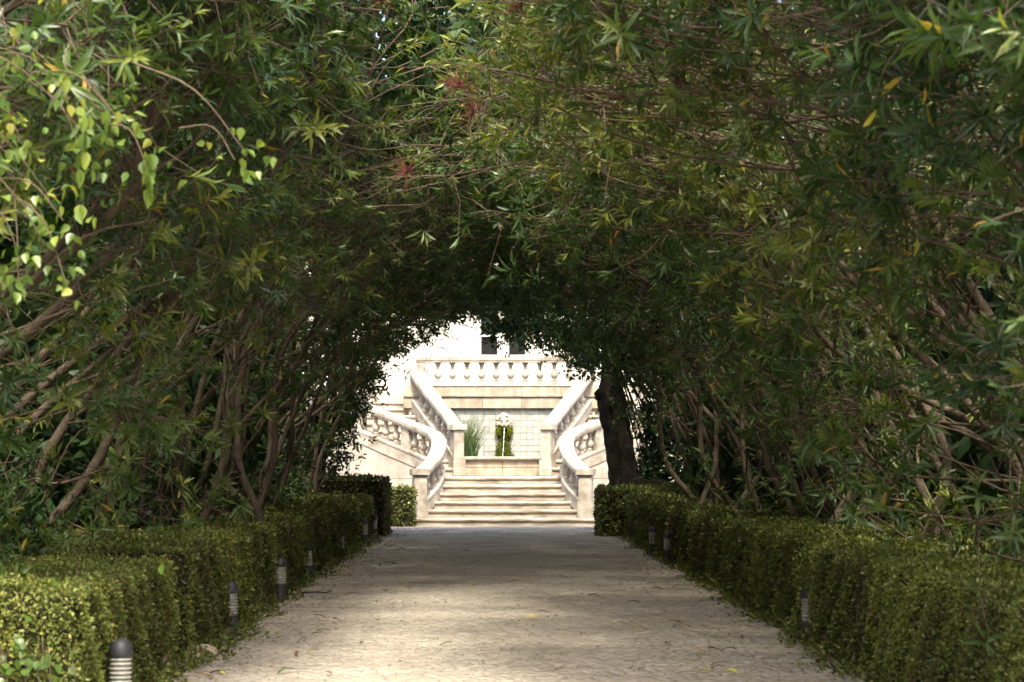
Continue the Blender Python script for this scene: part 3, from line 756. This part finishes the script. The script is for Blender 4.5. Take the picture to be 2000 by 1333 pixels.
make_tree(1, 14.6, 'many-stemmed oleander behind the sunlit hedge length with the sharp shade line', seed=204, clusters=150, stems=7, low=.6, tmean=.50, flowers=5, fill=5500, fillth=1.35, offmax=1.3, base_a=3.6, arcs=16)
make_tree(1, 17.2, 'oleander rising just behind the shade line of the hedge', seed=205, clusters=125, stems=7, low=.6, thick=.8, arcs=10, fill=5500, topz=1.12)
make_tree(1, 19.9, 'oleander one stem group past the hedge shade line', seed=206, clusters=105, stems=6, low=.5, thick=.9, fill=5000, topz=1.12)
far = dict(clusters=75, tips=8, per=10, leaf=(.13, .18), wratio=.21, stems=5, low=.3, fill=10000, half=1.9)
ORD = ['nearest', 'second', 'third', 'fourth', 'fifth', 'sixth', 'seventh', 'eighth']
for k, y in enumerate((21.4, 24.4, 27.5, 30.6, 33.6)):
    make_tree(-1, y, 'bare-stemmed shaded oleander, %s to the dark hedge block' % ORD[4 - k], 'shaded oleanders up to the dark hedge block', base_a=3.1 if y < 26 else 3.7, seed=110 + k, **far)
for k, y in enumerate((22.8, 25.8, 28.9, 32.0)):
    make_tree(1, y, 'bare-stemmed shaded oleander, %s to the thick dark trunk' % ORD[3 - k], 'shaded oleanders up to the thick trunk', seed=210 + k, **far)

# thick dark trunk at the far end of the avenue
def roof_shade_mass(r, x0, x1, ORG, parent):  # unseen leaf roof added over the tunnel exit to darken it
    n = 4200; P = np.stack([r.uniform(x0, x1, n), r.uniform(33.0, 37.6, n), r.uniform(4.05, 4.6, n)], 1); L = r.uniform(.15, .26, n)
    v, f, t = leaves(P - ORG, norm(r.normal(0, 1, (n, 3))), norm(r.normal(0, .6, (n, 3)) + [0, 0, 1]), L, L * .4, np.clip(r.normal(.35, .2, n), 0, 1), LEAF2)
    tag(link('outer_shade_foliage', npmesh('outer_shade_foliage', v, f, t), M['dark_leaf'], parent), kind='stuff')
def thick_tree():
    D = 37.3; P = []; rad = []
    prof = [(1220, 962, 30), (1216, 930, 29), (1211, 890, 28), (1206, 850, 27), (1200, 815, 27), (1194, 785, 27), (1193, 755, 22), (1195, 720, 21), (1192, 680, 18), (1180, 640, 15)]
    x, z = px(1226, 1045, D); P.append((x, D, -.05)); rad.append(.40)
    for (u, v, q) in prof:
        x, z = px(u, v, D); P.append((x, D, z)); rad.append(q * D / F)
    T0 = thing('thick_trunked_tree', 'thick dark gnarled tree trunk leaning beside the stone slab at the stairs', 'tree', loc=(P[0][0], D, 0))
    ORG = np.array([P[0][0], D, 0])
    cv = catmull(P, 5); rr = np.interp(np.linspace(0, 1, len(cv)), np.linspace(0, 1, len(rad)), rad)
    V, Fq = tubes([(cv, rr)], 18)
    n = len(cv); k = np.arange(len(V)) % 18; i = np.arange(len(V)) // 18
    ctr = np.repeat(cv, 18, axis=0); amp = 1 + .07 * np.sin(k * 2 * np.pi / 18 * 5 + i * .25) + .04 * np.sin(i * 1.3 + k) + .03 * rng.normal(0, 1, len(V))
    V = ctr + (V - ctr) * amp[:, None]
    kx, kz = px(1174, 772, D); knob = MB(); blob(knob, (kx, D, kz), (.13, .14, .12), 12, .12)
    b = np.array(knob.v); Fb = np.array(knob.f) + len(V)
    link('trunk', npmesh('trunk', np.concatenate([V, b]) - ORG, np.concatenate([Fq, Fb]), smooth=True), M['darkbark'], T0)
    r = np.random.default_rng(5); top = cv[-4]; br = []; tw = []; LV = []
    for c in range(190):
        a = r.uniform(-.2, 3.3); y = D + r.normal(-.2, .8); h = 3.3 + r.exponential(.45) if a < 1.9 else r.uniform(1.9, 4.2)
        if a < 1.7: h = max(h, 3.85 - .75 * max(0, a - .7) / 1.0)
        if c > 105: a = r.uniform(2.0, 4.6); h = r.uniform(.7, 4.5) if a > 2.5 else r.uniform(3.0, 4.5); y = D + r.normal(-.2, .5)
        if c < 26: a = r.uniform(.9, 1.75); h = 3.0 + (1.75 - a) * .85 + r.uniform(-.05, .3)
        cpt = np.array([a, y, h]); mid = (top + cpt) / 2 + np.array([0, 0, r.uniform(-.05, .25)])
        cvb = catmull([top, mid, cpt], 4); br.append((cvb, np.linspace(.022, .005, len(cvb))))
        for k in range(9):
            tp = cpt + r.normal(0, .17, 3); tw.append((np.array([cpt, (cpt + tp) / 2 + r.normal(0, .02, 3), tp]), np.array([.004, .003, .002])))
            n = 9; dirs = norm(r.normal(0, 1, (n, 3)) + [0, 0, -.5]); L = r.uniform(.07, .12, n)
            LV.append((tp - dirs * .0 + r.normal(0, .05, (n, 3)), dirs, norm(r.normal(0, .7, (n, 3)) + [0, 0, .7]), L, L * .5, np.clip(r.normal(.4, .2, n), 0, 1)))
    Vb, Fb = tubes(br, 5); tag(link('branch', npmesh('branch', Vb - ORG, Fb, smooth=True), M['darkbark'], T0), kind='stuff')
    A = [np.concatenate([x[i] for x in LV]) for i in range(6)]
    v, f, t = leaves(A[0] - ORG, *A[1:], LEAF4)
    cr = tag(link('crown', npmesh('crown', v, f, t), M['dark_leaf'], T0), kind='stuff')
    Vt, Ft = tubes(tw, 3); tag(link('twigs', npmesh('twigs', Vt - ORG, Ft), M['darkbark'], cr), kind='stuff')
    roof_shade_mass(r, 0.0, 5.0, ORG, cr)
thick_tree()

# last tree on the other side, leaves hanging into the light
def end_tree():
    D = 36.4; bx = -3.5; T0 = thing('broad_leaved_tree', 'broad-leaved tree whose leafy edge hangs black against the bright stairs', 'tree', loc=(bx, D, 0))
    ORG = np.array([bx, D, 0]); r = np.random.default_rng(15); stems = []; br = []; LV = []; tw = []
    for s in range(4):
        y = D + r.normal(0, .4); stems.append((catmull([(bx + r.normal(0, .2), y, -.05), (bx + .1 + r.normal(0, .15), y, 1.2), (bx + .3 + r.normal(0, .2), y, 2.4), (bx + 1.0, y, 3.5), (bx + 2.2, y, 4.1)], 5), np.linspace(.07, .02, 21)))
    nodes = np.concatenate([c for c, _ in stems])
    edge = [(618, 905), (636, 880), (660, 850), (680, 820), (710, 790), (730, 765), (725, 740), (735, 715), (765, 680), (800, 672), (840, 650), (880, 630), (915, 605), (960, 590), (1000, 590), (1040, 605)]
    for c in range(230):
        if c < 110:
            i = r.uniform(0, len(edge) - 1); k = int(i); u = edge[k][0] + (edge[min(k + 1, len(edge) - 1)][0] - edge[k][0]) * (i - k); v = edge[k][1] + (edge[min(k + 1, len(edge) - 1)][1] - edge[k][1]) * (i - k)
            y = D + r.normal(0, .5); x, z = px(u, v, y); q = np.abs(r.normal(0, .25)) ; x -= q * (1 if k < 9 else .2); z += q * (.2 if k < 9 else 1)
        else:
            y = D + r.normal(0, .7); x = r.uniform(-4.6, .6) if c < 150 else r.uniform(-4.6, -2.75); z = r.uniform(1.0, 4.4) if x < -2.7 else r.uniform(3.5, 4.4)
        cpt = np.array([x, y, z]); p0 = nodes[np.argmin(np.linalg.norm(nodes - cpt, axis=1) + np.where(nodes[:, 2] > z, .6, 0))]
        br.append((catmull([p0, (p0 + cpt) / 2 + r.normal(0, .06, 3) + [0, 0, .08], cpt], 4), np.linspace(.012, .004, 9)))
        for k in range(8):
            tp = cpt + r.normal(0, .15, 3); tw.append((np.array([cpt, (cpt + tp) / 2 + r.normal(0, .02, 3), tp]), np.array([.004, .003, .002])))
            n = 8; dirs = norm(r.normal(0, 1, (n, 3)) + [.3, 0, -.1]); L = r.uniform(.07, .13, n)
            LV.append((tp + r.normal(0, .03, (n, 3)), dirs, norm(r.normal(0, .8, (n, 3)) + [0, -.3, .6]), L, L * .38, np.clip(r.normal(.4, .2, n), 0, 1)))
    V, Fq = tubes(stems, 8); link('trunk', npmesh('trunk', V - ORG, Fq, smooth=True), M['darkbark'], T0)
    Vb, Fb = tubes(br, 5); tag(link('branch', npmesh('branch', Vb - ORG, Fb, smooth=True), M['darkbark'], T0), kind='stuff')
    A = [np.concatenate([x[i] for x in LV]) for i in range(6)]
    v, f, t = leaves(A[0] - ORG, *A[1:], LEAF4)
    cr = tag(link('crown', npmesh('crown', v, f, t), M['dark_leaf'], T0), kind='stuff')
    Vt, Ft = tubes(tw, 3); tag(link('twigs', npmesh('twigs', Vt - ORG, Ft), M['darkbark'], cr), kind='stuff')
    roof_shade_mass(r, -5.0, 0.0, ORG, cr)
end_tree()

# understory shrubs behind the hedges
def shrub(side, a, y, rx, ry, h, label, seed, leaf=.07, n=3200, group=None, tm=.4, mat_='dark_leaf'):
    r = np.random.default_rng(seed); x0 = side * a
    T0 = thing('understory_shrub', label, 'shrub', group, loc=(x0, y, 0))
    d = norm(r.normal(0, 1, (n, 3))); d[:, 2] = np.abs(d[:, 2]); rr = r.uniform(.55, 1.0, n) ** .5 * (1 + .18 * np.sin(d[:, 0] * 6 + seed) * np.sin(d[:, 2] * 7 + d[:, 1] * 5))
    P = d * rr[:, None] * np.array([rx, ry, h]); P[:, 2] += .02
    T = norm(d * .6 + r.normal(0, .6, (n, 3)) + [0, 0, .1]); L = leaf * r.uniform(.7, 1.35, n)
    v, f, t = leaves(P, T, norm(d + r.normal(0, .5, (n, 3)) + [0, 0, .5]), L, L * .55, np.clip(r.normal(tm, .22, n), 0, 1), LEAF4 if y < 20 else LEAF2)
    fo = tag(link('foliage', npmesh('foliage', v, f, t), M[mat_], T0), kind='stuff')
    cu = [(catmull([(r.normal(0, .1), r.normal(0, .1), -.03), (r.normal(0, .15), r.normal(0, .15), h * .5), (r.normal(0, rx * .5), r.normal(0, ry * .5), h * .92)], 4), np.linspace(.012, .004, 9)) for _ in range(9)]
    V, Fq = tubes(cu, 5); link('stem', npmesh('stem', V, Fq, smooth=True), M['twig'], T0)
US = 'ivy-like dark shrub at the foot of the stems behind the hedge'
for k, (a, y, rx, ry, h) in enumerate([(3.6, 13.4, .6, .9, 1.5), (3.5, 16.3, .55, 1.0, 1.5), (3.4, 18.9, .55, 1.1, 1.55), (3.5, 21.5, .55, 1.2, 1.35), (3.4, 24.3, .5, 1.3, 1.05), (3.4, 27.5, .6, 1.4, 1.1), (3.6, 30.6, .6, 1.4, 1.2), (3.7, 33.4, .6, 1.2, 1.25)]):
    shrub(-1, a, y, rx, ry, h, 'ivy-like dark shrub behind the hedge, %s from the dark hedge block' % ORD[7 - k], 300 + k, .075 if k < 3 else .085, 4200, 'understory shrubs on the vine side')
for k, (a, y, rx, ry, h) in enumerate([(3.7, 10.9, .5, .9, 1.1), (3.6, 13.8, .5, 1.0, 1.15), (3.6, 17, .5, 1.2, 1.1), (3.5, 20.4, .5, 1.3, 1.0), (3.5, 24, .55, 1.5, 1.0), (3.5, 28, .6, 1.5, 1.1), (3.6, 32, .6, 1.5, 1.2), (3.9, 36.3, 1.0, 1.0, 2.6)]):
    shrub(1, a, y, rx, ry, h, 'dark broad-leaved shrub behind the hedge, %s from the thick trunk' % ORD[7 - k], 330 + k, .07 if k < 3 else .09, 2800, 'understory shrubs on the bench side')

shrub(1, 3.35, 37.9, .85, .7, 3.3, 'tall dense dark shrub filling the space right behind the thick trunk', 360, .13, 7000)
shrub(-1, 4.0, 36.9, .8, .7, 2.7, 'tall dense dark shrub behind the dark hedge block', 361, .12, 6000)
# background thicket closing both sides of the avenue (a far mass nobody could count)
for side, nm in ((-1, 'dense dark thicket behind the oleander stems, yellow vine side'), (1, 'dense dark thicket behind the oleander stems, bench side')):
    n = 27000; y = rng.uniform(3, 38, n); a = rng.uniform(3.9, 6.4, n); z = rng.uniform(0, 1, n) ** .9 * np.interp(y, [3, 22, 38], [7.5, 9.0, 9.0]) * np.where((a > 4.6) & (y < 36), 1, .6)  # dense, oversized leaves added to keep side light out of the tunnel
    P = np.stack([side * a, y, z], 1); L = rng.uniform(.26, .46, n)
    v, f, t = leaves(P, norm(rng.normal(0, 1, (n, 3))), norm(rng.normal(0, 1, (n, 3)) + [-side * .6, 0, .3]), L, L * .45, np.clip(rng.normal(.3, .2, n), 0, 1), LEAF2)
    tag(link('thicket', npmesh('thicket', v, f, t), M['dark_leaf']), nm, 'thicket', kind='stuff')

# ------------------------------------------------------------------ climbing vine, leaves coloured yellow-green for the sun on them
def ovate(name, tint, L=1.0):
    pr = [(0, 0), (.10, .20), (.28, .34), (.5, .33), (.74, .20), (1, 0)]
    V = [(x, 0, -.05 * math.sin(x * 3.1) - .16 * x * x) for x, _ in pr]; n = len(pr)
    V += [(x, yv, .08 * yv * 2 - .16 * x * x) for x, yv in pr[1:-1]]; V += [(x, -yv, .08 * yv * 2 - .16 * x * x) for x, yv in pr[1:-1]]
    Fc = []
    for s, o in ((1, n), (-1, n + n - 2)):
        idx = [0] + list(range(o, o + n - 2)) + [n - 1]
        for i in range(n - 1):
            q = [i, i + 1, idx[i + 1], idx[i]]; q2 = []
            for e in q:
                if e not in q2: q2.append(e)
            for k in range(1, len(q2) - 1): Fc.append((q2[0], q2[k], q2[k + 1]) if s > 0 else (q2[0], q2[k + 1], q2[k]))
    me = npmesh(name, np.array(V), np.array(Fc), np.full(len(V), tint), smooth=True); me.materials.append(M['vine']); return me
OV = [ovate('vine_leaf', t) for t in (0, .2, .4, .55, .7, .85, 1)]
vine = thing('climbing_vine', 'climbing vine with broad sunlit yellow-green leaves hanging over the oleander', 'vine', loc=(-2.3, 7.6, 0))
VO = Vector((-2.3, 7.6, 0))
strands = []
anchors = [(5, 60, 1), (60, 150, 0), (130, 190, .9), (215, 215, 1), (30, 260, .8), (10, 300, .8), (95, 385, .9), (60, 420, .7), (120, 430, .8), (20, 470, .4), (40, 520, .5), (130, 560, .6), (160, 260, .3), (165, 330, .2),
           (240, 250, .6), (455, 310, .7), (480, 300, .6), (50, 350, .6), (100, 130, .7), (0, 210, .7), (85, 480, .2), (10, 570, .2), (285, 330, .3), (0, 130, .5)]
cu = []
for (u, v, b) in anchors:  # b: how sunlit the cluster looks, put into its leaf colour
    y = 7.75 + random.uniform(-.2, .2); x, z = px(u, v, y); c = Vector((x, y, z))
    up = Vector((x - random.uniform(.2, .6), y + random.uniform(.1, .5), z + random.uniform(.15, .5)))
    cu.append((catmull([up - VO, (up + c) / 2 + Vector((.03, -.05, .06)) - VO, c - VO], 4), np.linspace(.0045, .0015, 9)))
    for k in range(10):
        o = link('leaf', OV[min(6, max(0, int(random.gauss(b * 4.6, 1.7))))], None, vine)
        o.location = c - VO + Vector((random.gauss(0, .075), random.gauss(0, .05), random.gauss(0, .06)))
        s = random.uniform(.034, .056); o.scale = (s, s, s)
        o.rotation_euler = (random.gauss(.0, .9), random.uniform(.0, 1.4), random.uniform(-3.1, 3.1)); o.scale.z = s * random.uniform(.8, 2.6)
# two hanging strands of limp leaves
for (u, v0, v1) in ((160, 225, 400), (287, 300, 370)):
    pts = [px(u + random.uniform(-4, 4), v0 + (v1 - v0) * q / 5, 7.7) for q in range(6)]
    cu.append((catmull([Vector((p[0], 7.7, p[1])) - VO for p in pts], 3), np.linspace(.005, .002, 16)))
    for p in pts:
        for k in range(3):
            o = link('leaf', OV[random.choice((1, 2, 3, 4))], None, vine); o.location = Vector((p[0] + random.gauss(0, .012), 7.68, p[1])) - VO
            s = random.uniform(.055, .08); o.scale = (s, s, s); o.rotation_euler = (random.gauss(0, .5), R(78), random.uniform(-1.2, 1.2))
V, Fq = tubes(cu, 5); link('stem', npmesh('stem', V, Fq, smooth=True), M['twig'], vine)

# heart-leaved weed growing out of the hedge end
weed = thing('bindweed', 'heart-leaved bindweed sprouting from the corner of the short sunlit hedge', 'weed', loc=(-2.45, 9.2, 0))
WO = Vector((-2.45, 9.2, 0)); cu = []
for k in range(42):
    x, z = px(random.uniform(0, 150), random.uniform(1235, 1330), 9.22)
    if k > 36: x, z = px(random.uniform(20, 330), random.uniform(1095, 1200), 9.25)
    o = link('leaf', OV[0 if k > 12 else random.choice((0, 1))], None, weed); o.location = Vector((x, 9.22 + random.gauss(0, .04), z)) - WO
    s = random.uniform(.03, .055); o.scale = (s, s * 1.25, s); o.rotation_euler = (random.gauss(0, .5), random.uniform(.4, 1.3), random.uniform(-2.6, -.4))
for k in range(7):
    x, z = px(random.uniform(0, 150), random.uniform(1235, 1300), 9.22); cu.append((catmull([(random.uniform(-.1, .1), .05, .0), (x - WO.x, .02, z * .5), (x - WO.x, .02, z)], 4), np.full(9, .003)))
V, Fq = tubes(cu, 5); link('stem', npmesh('stem', V, Fq), M['twig'], weed)

# ------------------------------------------------------------------ bollard lights
def bollard_proto():
    t = thing('bollard_light', 'x', 'bollard light')
    MB().lathe([(.056, -.03), (.056, .005), (.053, .012), (.053, .155), (.056, .16)], 20).build('base', M['metal'], t, smooth=R(30))
    MB().lathe([(.046, .16), (.046, .325)], 20).build('lens', M['lens'], t, smooth=R(30))
    ring = MB().lathe([(.046, 0), (.056, -.006), (.056, -.001), (.046, .012)], 20).mesh('louvre', R(30)); ring.materials.append(M['lens'])
    for k in range(7):
        o = link('louvre', ring, None, t); o.location.z = .178 + k * .0225
    MB().lathe([(.058, .325), (.060, .335), (.060, .35), (.056, .372), (.045, .395), (.028, .410), (.008, .416)], 20).build('dome_cap', M['metal'], t, smooth=R(40))
    return t
def copy_tree(o, parent=None):
    c = o.copy(); C.objects.link(c); c.parent = parent
    for ch in list(o.children): copy_tree(ch, c)
    return c
bp = bollard_proto()
spots = [(-2.03, 10.05, 'ribbed bollard light at the corner of the short sunlit hedge'), (-2.115, 14.87, 'ribbed bollard light with ivy around its foot beside the small rock'),
         (-2.165, 18.7, 'ribbed bollard light at the gap before the long shaded hedge, vine side'), (-2.20, 22.0, 'ribbed bollard light half hidden in the long shaded hedge, vine side'),
         (-2.215, 26.6, 'ribbed bollard light midway along the long shaded hedge, vine side'), (-2.225, 31.6, 'ribbed bollard light second from the dark hedge block'), (-2.24, 34.3, 'ribbed bollard light next to the dark hedge block'),
         (2.09, 14.3, 'ribbed bollard light nearly swallowed by the pale hedge'), (2.075, 25.9, 'ribbed bollard light of the bench side pair, farther from the trunk'), (2.06, 28.0, 'ribbed bollard light of the bench side pair, nearer the trunk')]
for i, (x, y, lb) in enumerate(spots):
    o = bp if i == 0 else copy_tree(bp)
    o.location = (x, y, .012); o.rotation_euler = (random.gauss(0, .02), R(random.gauss(0, 2)), random.random() * 6); o['label'] = lb; o['group'] = 'bollard lights along the hedges'

# irrigation stakes, rock, stick, slab
def stake(x, y, h, lb):
    t = thing('garden_stake', lb, 'stake', 'thin stakes at the hedge foot', loc=(x, y, 0))
    MB().lathe([(.007, -.02), (.007, h), (.009, h + .004), (.009, h + .02)], 8).build('post', M['metal'], t)
    MB().lathe([(.016, h + .02), (.016, h + .035), (.006, h + .045)], 8).build('nozzle', M['metal'], t)
for (u, v, hh) in ((1452, 1185, .16), (1464, 1187, .15), (1668, 1300, .20)):
    d = 1.3 * F / (v - 905); x, _ = px(u, v, d); stake(x, d, hh, 'thin dark stake at the sunlit hedge foot, ' + ('alone by the yellow leaf' if v == 1300 else 'one of a close pair'))
for (u, v, hh) in ((483, 1218, .17), (500, 1208, .15)):
    d = 1.3 * F / (v - 905); x, _ = px(u, v, d); stake(x + .03, d, hh, 'thin dark stake standing at the foot of the short shaded hedge')
rk = MB(); blob(rk, (0, 0, .03), (.12, .10, .075), 12, .14)
ro = rk.build('rock', M['rock'], None, smooth=R(50)); x, _ = px(398, 1285, 1.3 * F / 380); ro.location = (x, 1.3 * F / 380, 0)
tag(ro, 'small sandy rock at the path edge below the ivy-footed bollard', 'rock')
d = 1.3 * F / (1163 - 905); x0, _ = px(590, 1163, d); x1, _ = px(650, 1160, d)
V, Fq = tubes([(catmull([(x0, d, .034), ((x0 + x1) / 2, d + .04, .040), (x1 - .05, d + .02, .036), (x1, d + .08, .06)], 5), np.linspace(.009, .004, 16))], 6)
tag(link('fallen_stick', npmesh('fallen_stick', V, Fq, smooth=True), M['darkbark']), 'dark thin stick lying across the path edge', 'stick')
sx0, sz1 = px(1207, 937, 36.4); sx1, sz0 = px(1300, 954, 36.4)
sb = thing('stone_bench', 'weathered stone slab on short piers beside the thick trunk', 'bench')
MB().box(sx0, sx1, 36.2, 36.7, sz0, sz1, .02).build('slab', M['darkbark'], sb)
for xx in (sx0 + .15, sx1 - .3): MB().box(xx, xx + .18, 36.25, 36.65, -.02, sz0 - .002, .01).build('pier', M['darkbark'], sb)
pt = MB().lathe([(.035, 0), (.045, .09), (.048, .095), (.048, .105), (.04, .105), (.036, .06)], 14).build('flower_pot', M['lens'], None, smooth=R(30))
x, _ = px(735, 1046, 1.3 * F / 141); pt.location = (x, 1.3 * F / 141, .02); tag(pt, 'small pale empty pot at the foot of the dark hedge block', 'pot')

# ------------------------------------------------------------------ fallen leaves one can pick out
def flat_leaf(col, seed):
    r = random.Random(seed); pr = [(0, .0), (.12, .07), (.35, .13), (.6, .12), (.85, .05), (1, 0)]; V = []; n = len(pr); b1, b2 = r.uniform(.0, .22), r.uniform(-.1, .3)
    for (x, yv) in pr:
        zc = b1 * math.sin(x * 3.14) + .02; V += [(x - .5, b2 * (x - .5) ** 2 - yv, zc + .05), (x - .5, b2 * (x - .5) ** 2, zc), (x - .5, b2 * (x - .5) ** 2 + yv, zc + .05)]
    Fc = [(3 * i + k, 3 * i + 3 + k, 3 * i + 4 + k, 3 * i + 1 + k) for i in range(n - 1) for k in (0, 1)]
    return npmesh('fallen_leaf', np.array(V), np.array(Fc), smooth=True)
LC = {}
for nm, c in (('green', (.055, .09, .02)), ('brown', (.10, .055, .025)), ('yellow', (.48, .42, .05)), ('orange', (.34, .19, .05))):
    m, _, b = mat('fallen_' + nm); b.inputs['Base Color'].default_value = (*c, 1); b.inputs['Roughness'].default_value = .6
    LC[nm] = []
    for s in range(3):
        me = flat_leaf(c, s * 7 + len(nm)); me.materials.append(m); LC[nm].append(me)
known = [(1830 * .0 + 620, 1244, 'green'), (438, 1323, 'yellow'), (560, 1318, 'green'), (1302, 1264, 'green'), (1366, 1281, 'orange'), (1420, 1276, 'brown'), (1448, 1250, 'green'), (1250, 1236, 'orange'), (1232, 1311, 'brown'),
         (585, 1284, 'brown'), (1338, 1233, 'orange'), (1395, 1277, 'brown'), (770, 1107, 'yellow'), (838, 1114, 'yellow'), (850, 1090, 'brown'), (1400, 1310, 'brown'), (1525, 1243, 'brown'), (645, 1322, 'brown'), (1385, 1311, 'brown'), (725, 1102, 'green'), (1060, 1200, 'brown'), (700, 1217, 'orange'), (1160, 1090, 'green')]
for k in range(60):
    sidev = random.random() < .65
    v = random.uniform(1070, 1325); d = 1.3 * F / (v - 905)
    xx = random.choice((-1, 1)) * random.uniform(1.2, 2.0) if sidev else random.uniform(-1.6, 1.6)
    known.append((967 + (xx - CAM.x) * F / d, v, random.choice(('brown', 'brown', 'brown', 'orange', 'green', 'yellow'))))
for (u, v, c) in known:
    d = 1.3 * F / (v - 905); x, _ = px(u, v, d)
    o = link('fallen_leaf', random.choice(LC[c]), None); o.location = (x, d, .028)
    s = random.uniform(.06, .13); o.scale = (s, s, s); o.rotation_euler = (random.gauss(0, .2), random.gauss(0, .15), random.gauss(0, .7) + random.choice((0, math.pi)))
    tag(o, 'single %s oleander leaf fallen flat on the pale path' % c, 'leaf', '%s leaves fallen on the path' % c)

tot = sum(sum(len(p.vertices) - 2 for p in me.polygons) if len(me.polygons) < 5000 else len(me.loops) - 2 * len(me.polygons) for me in bpy.data.meshes)
print('TRIS', tot)
if 0: pass
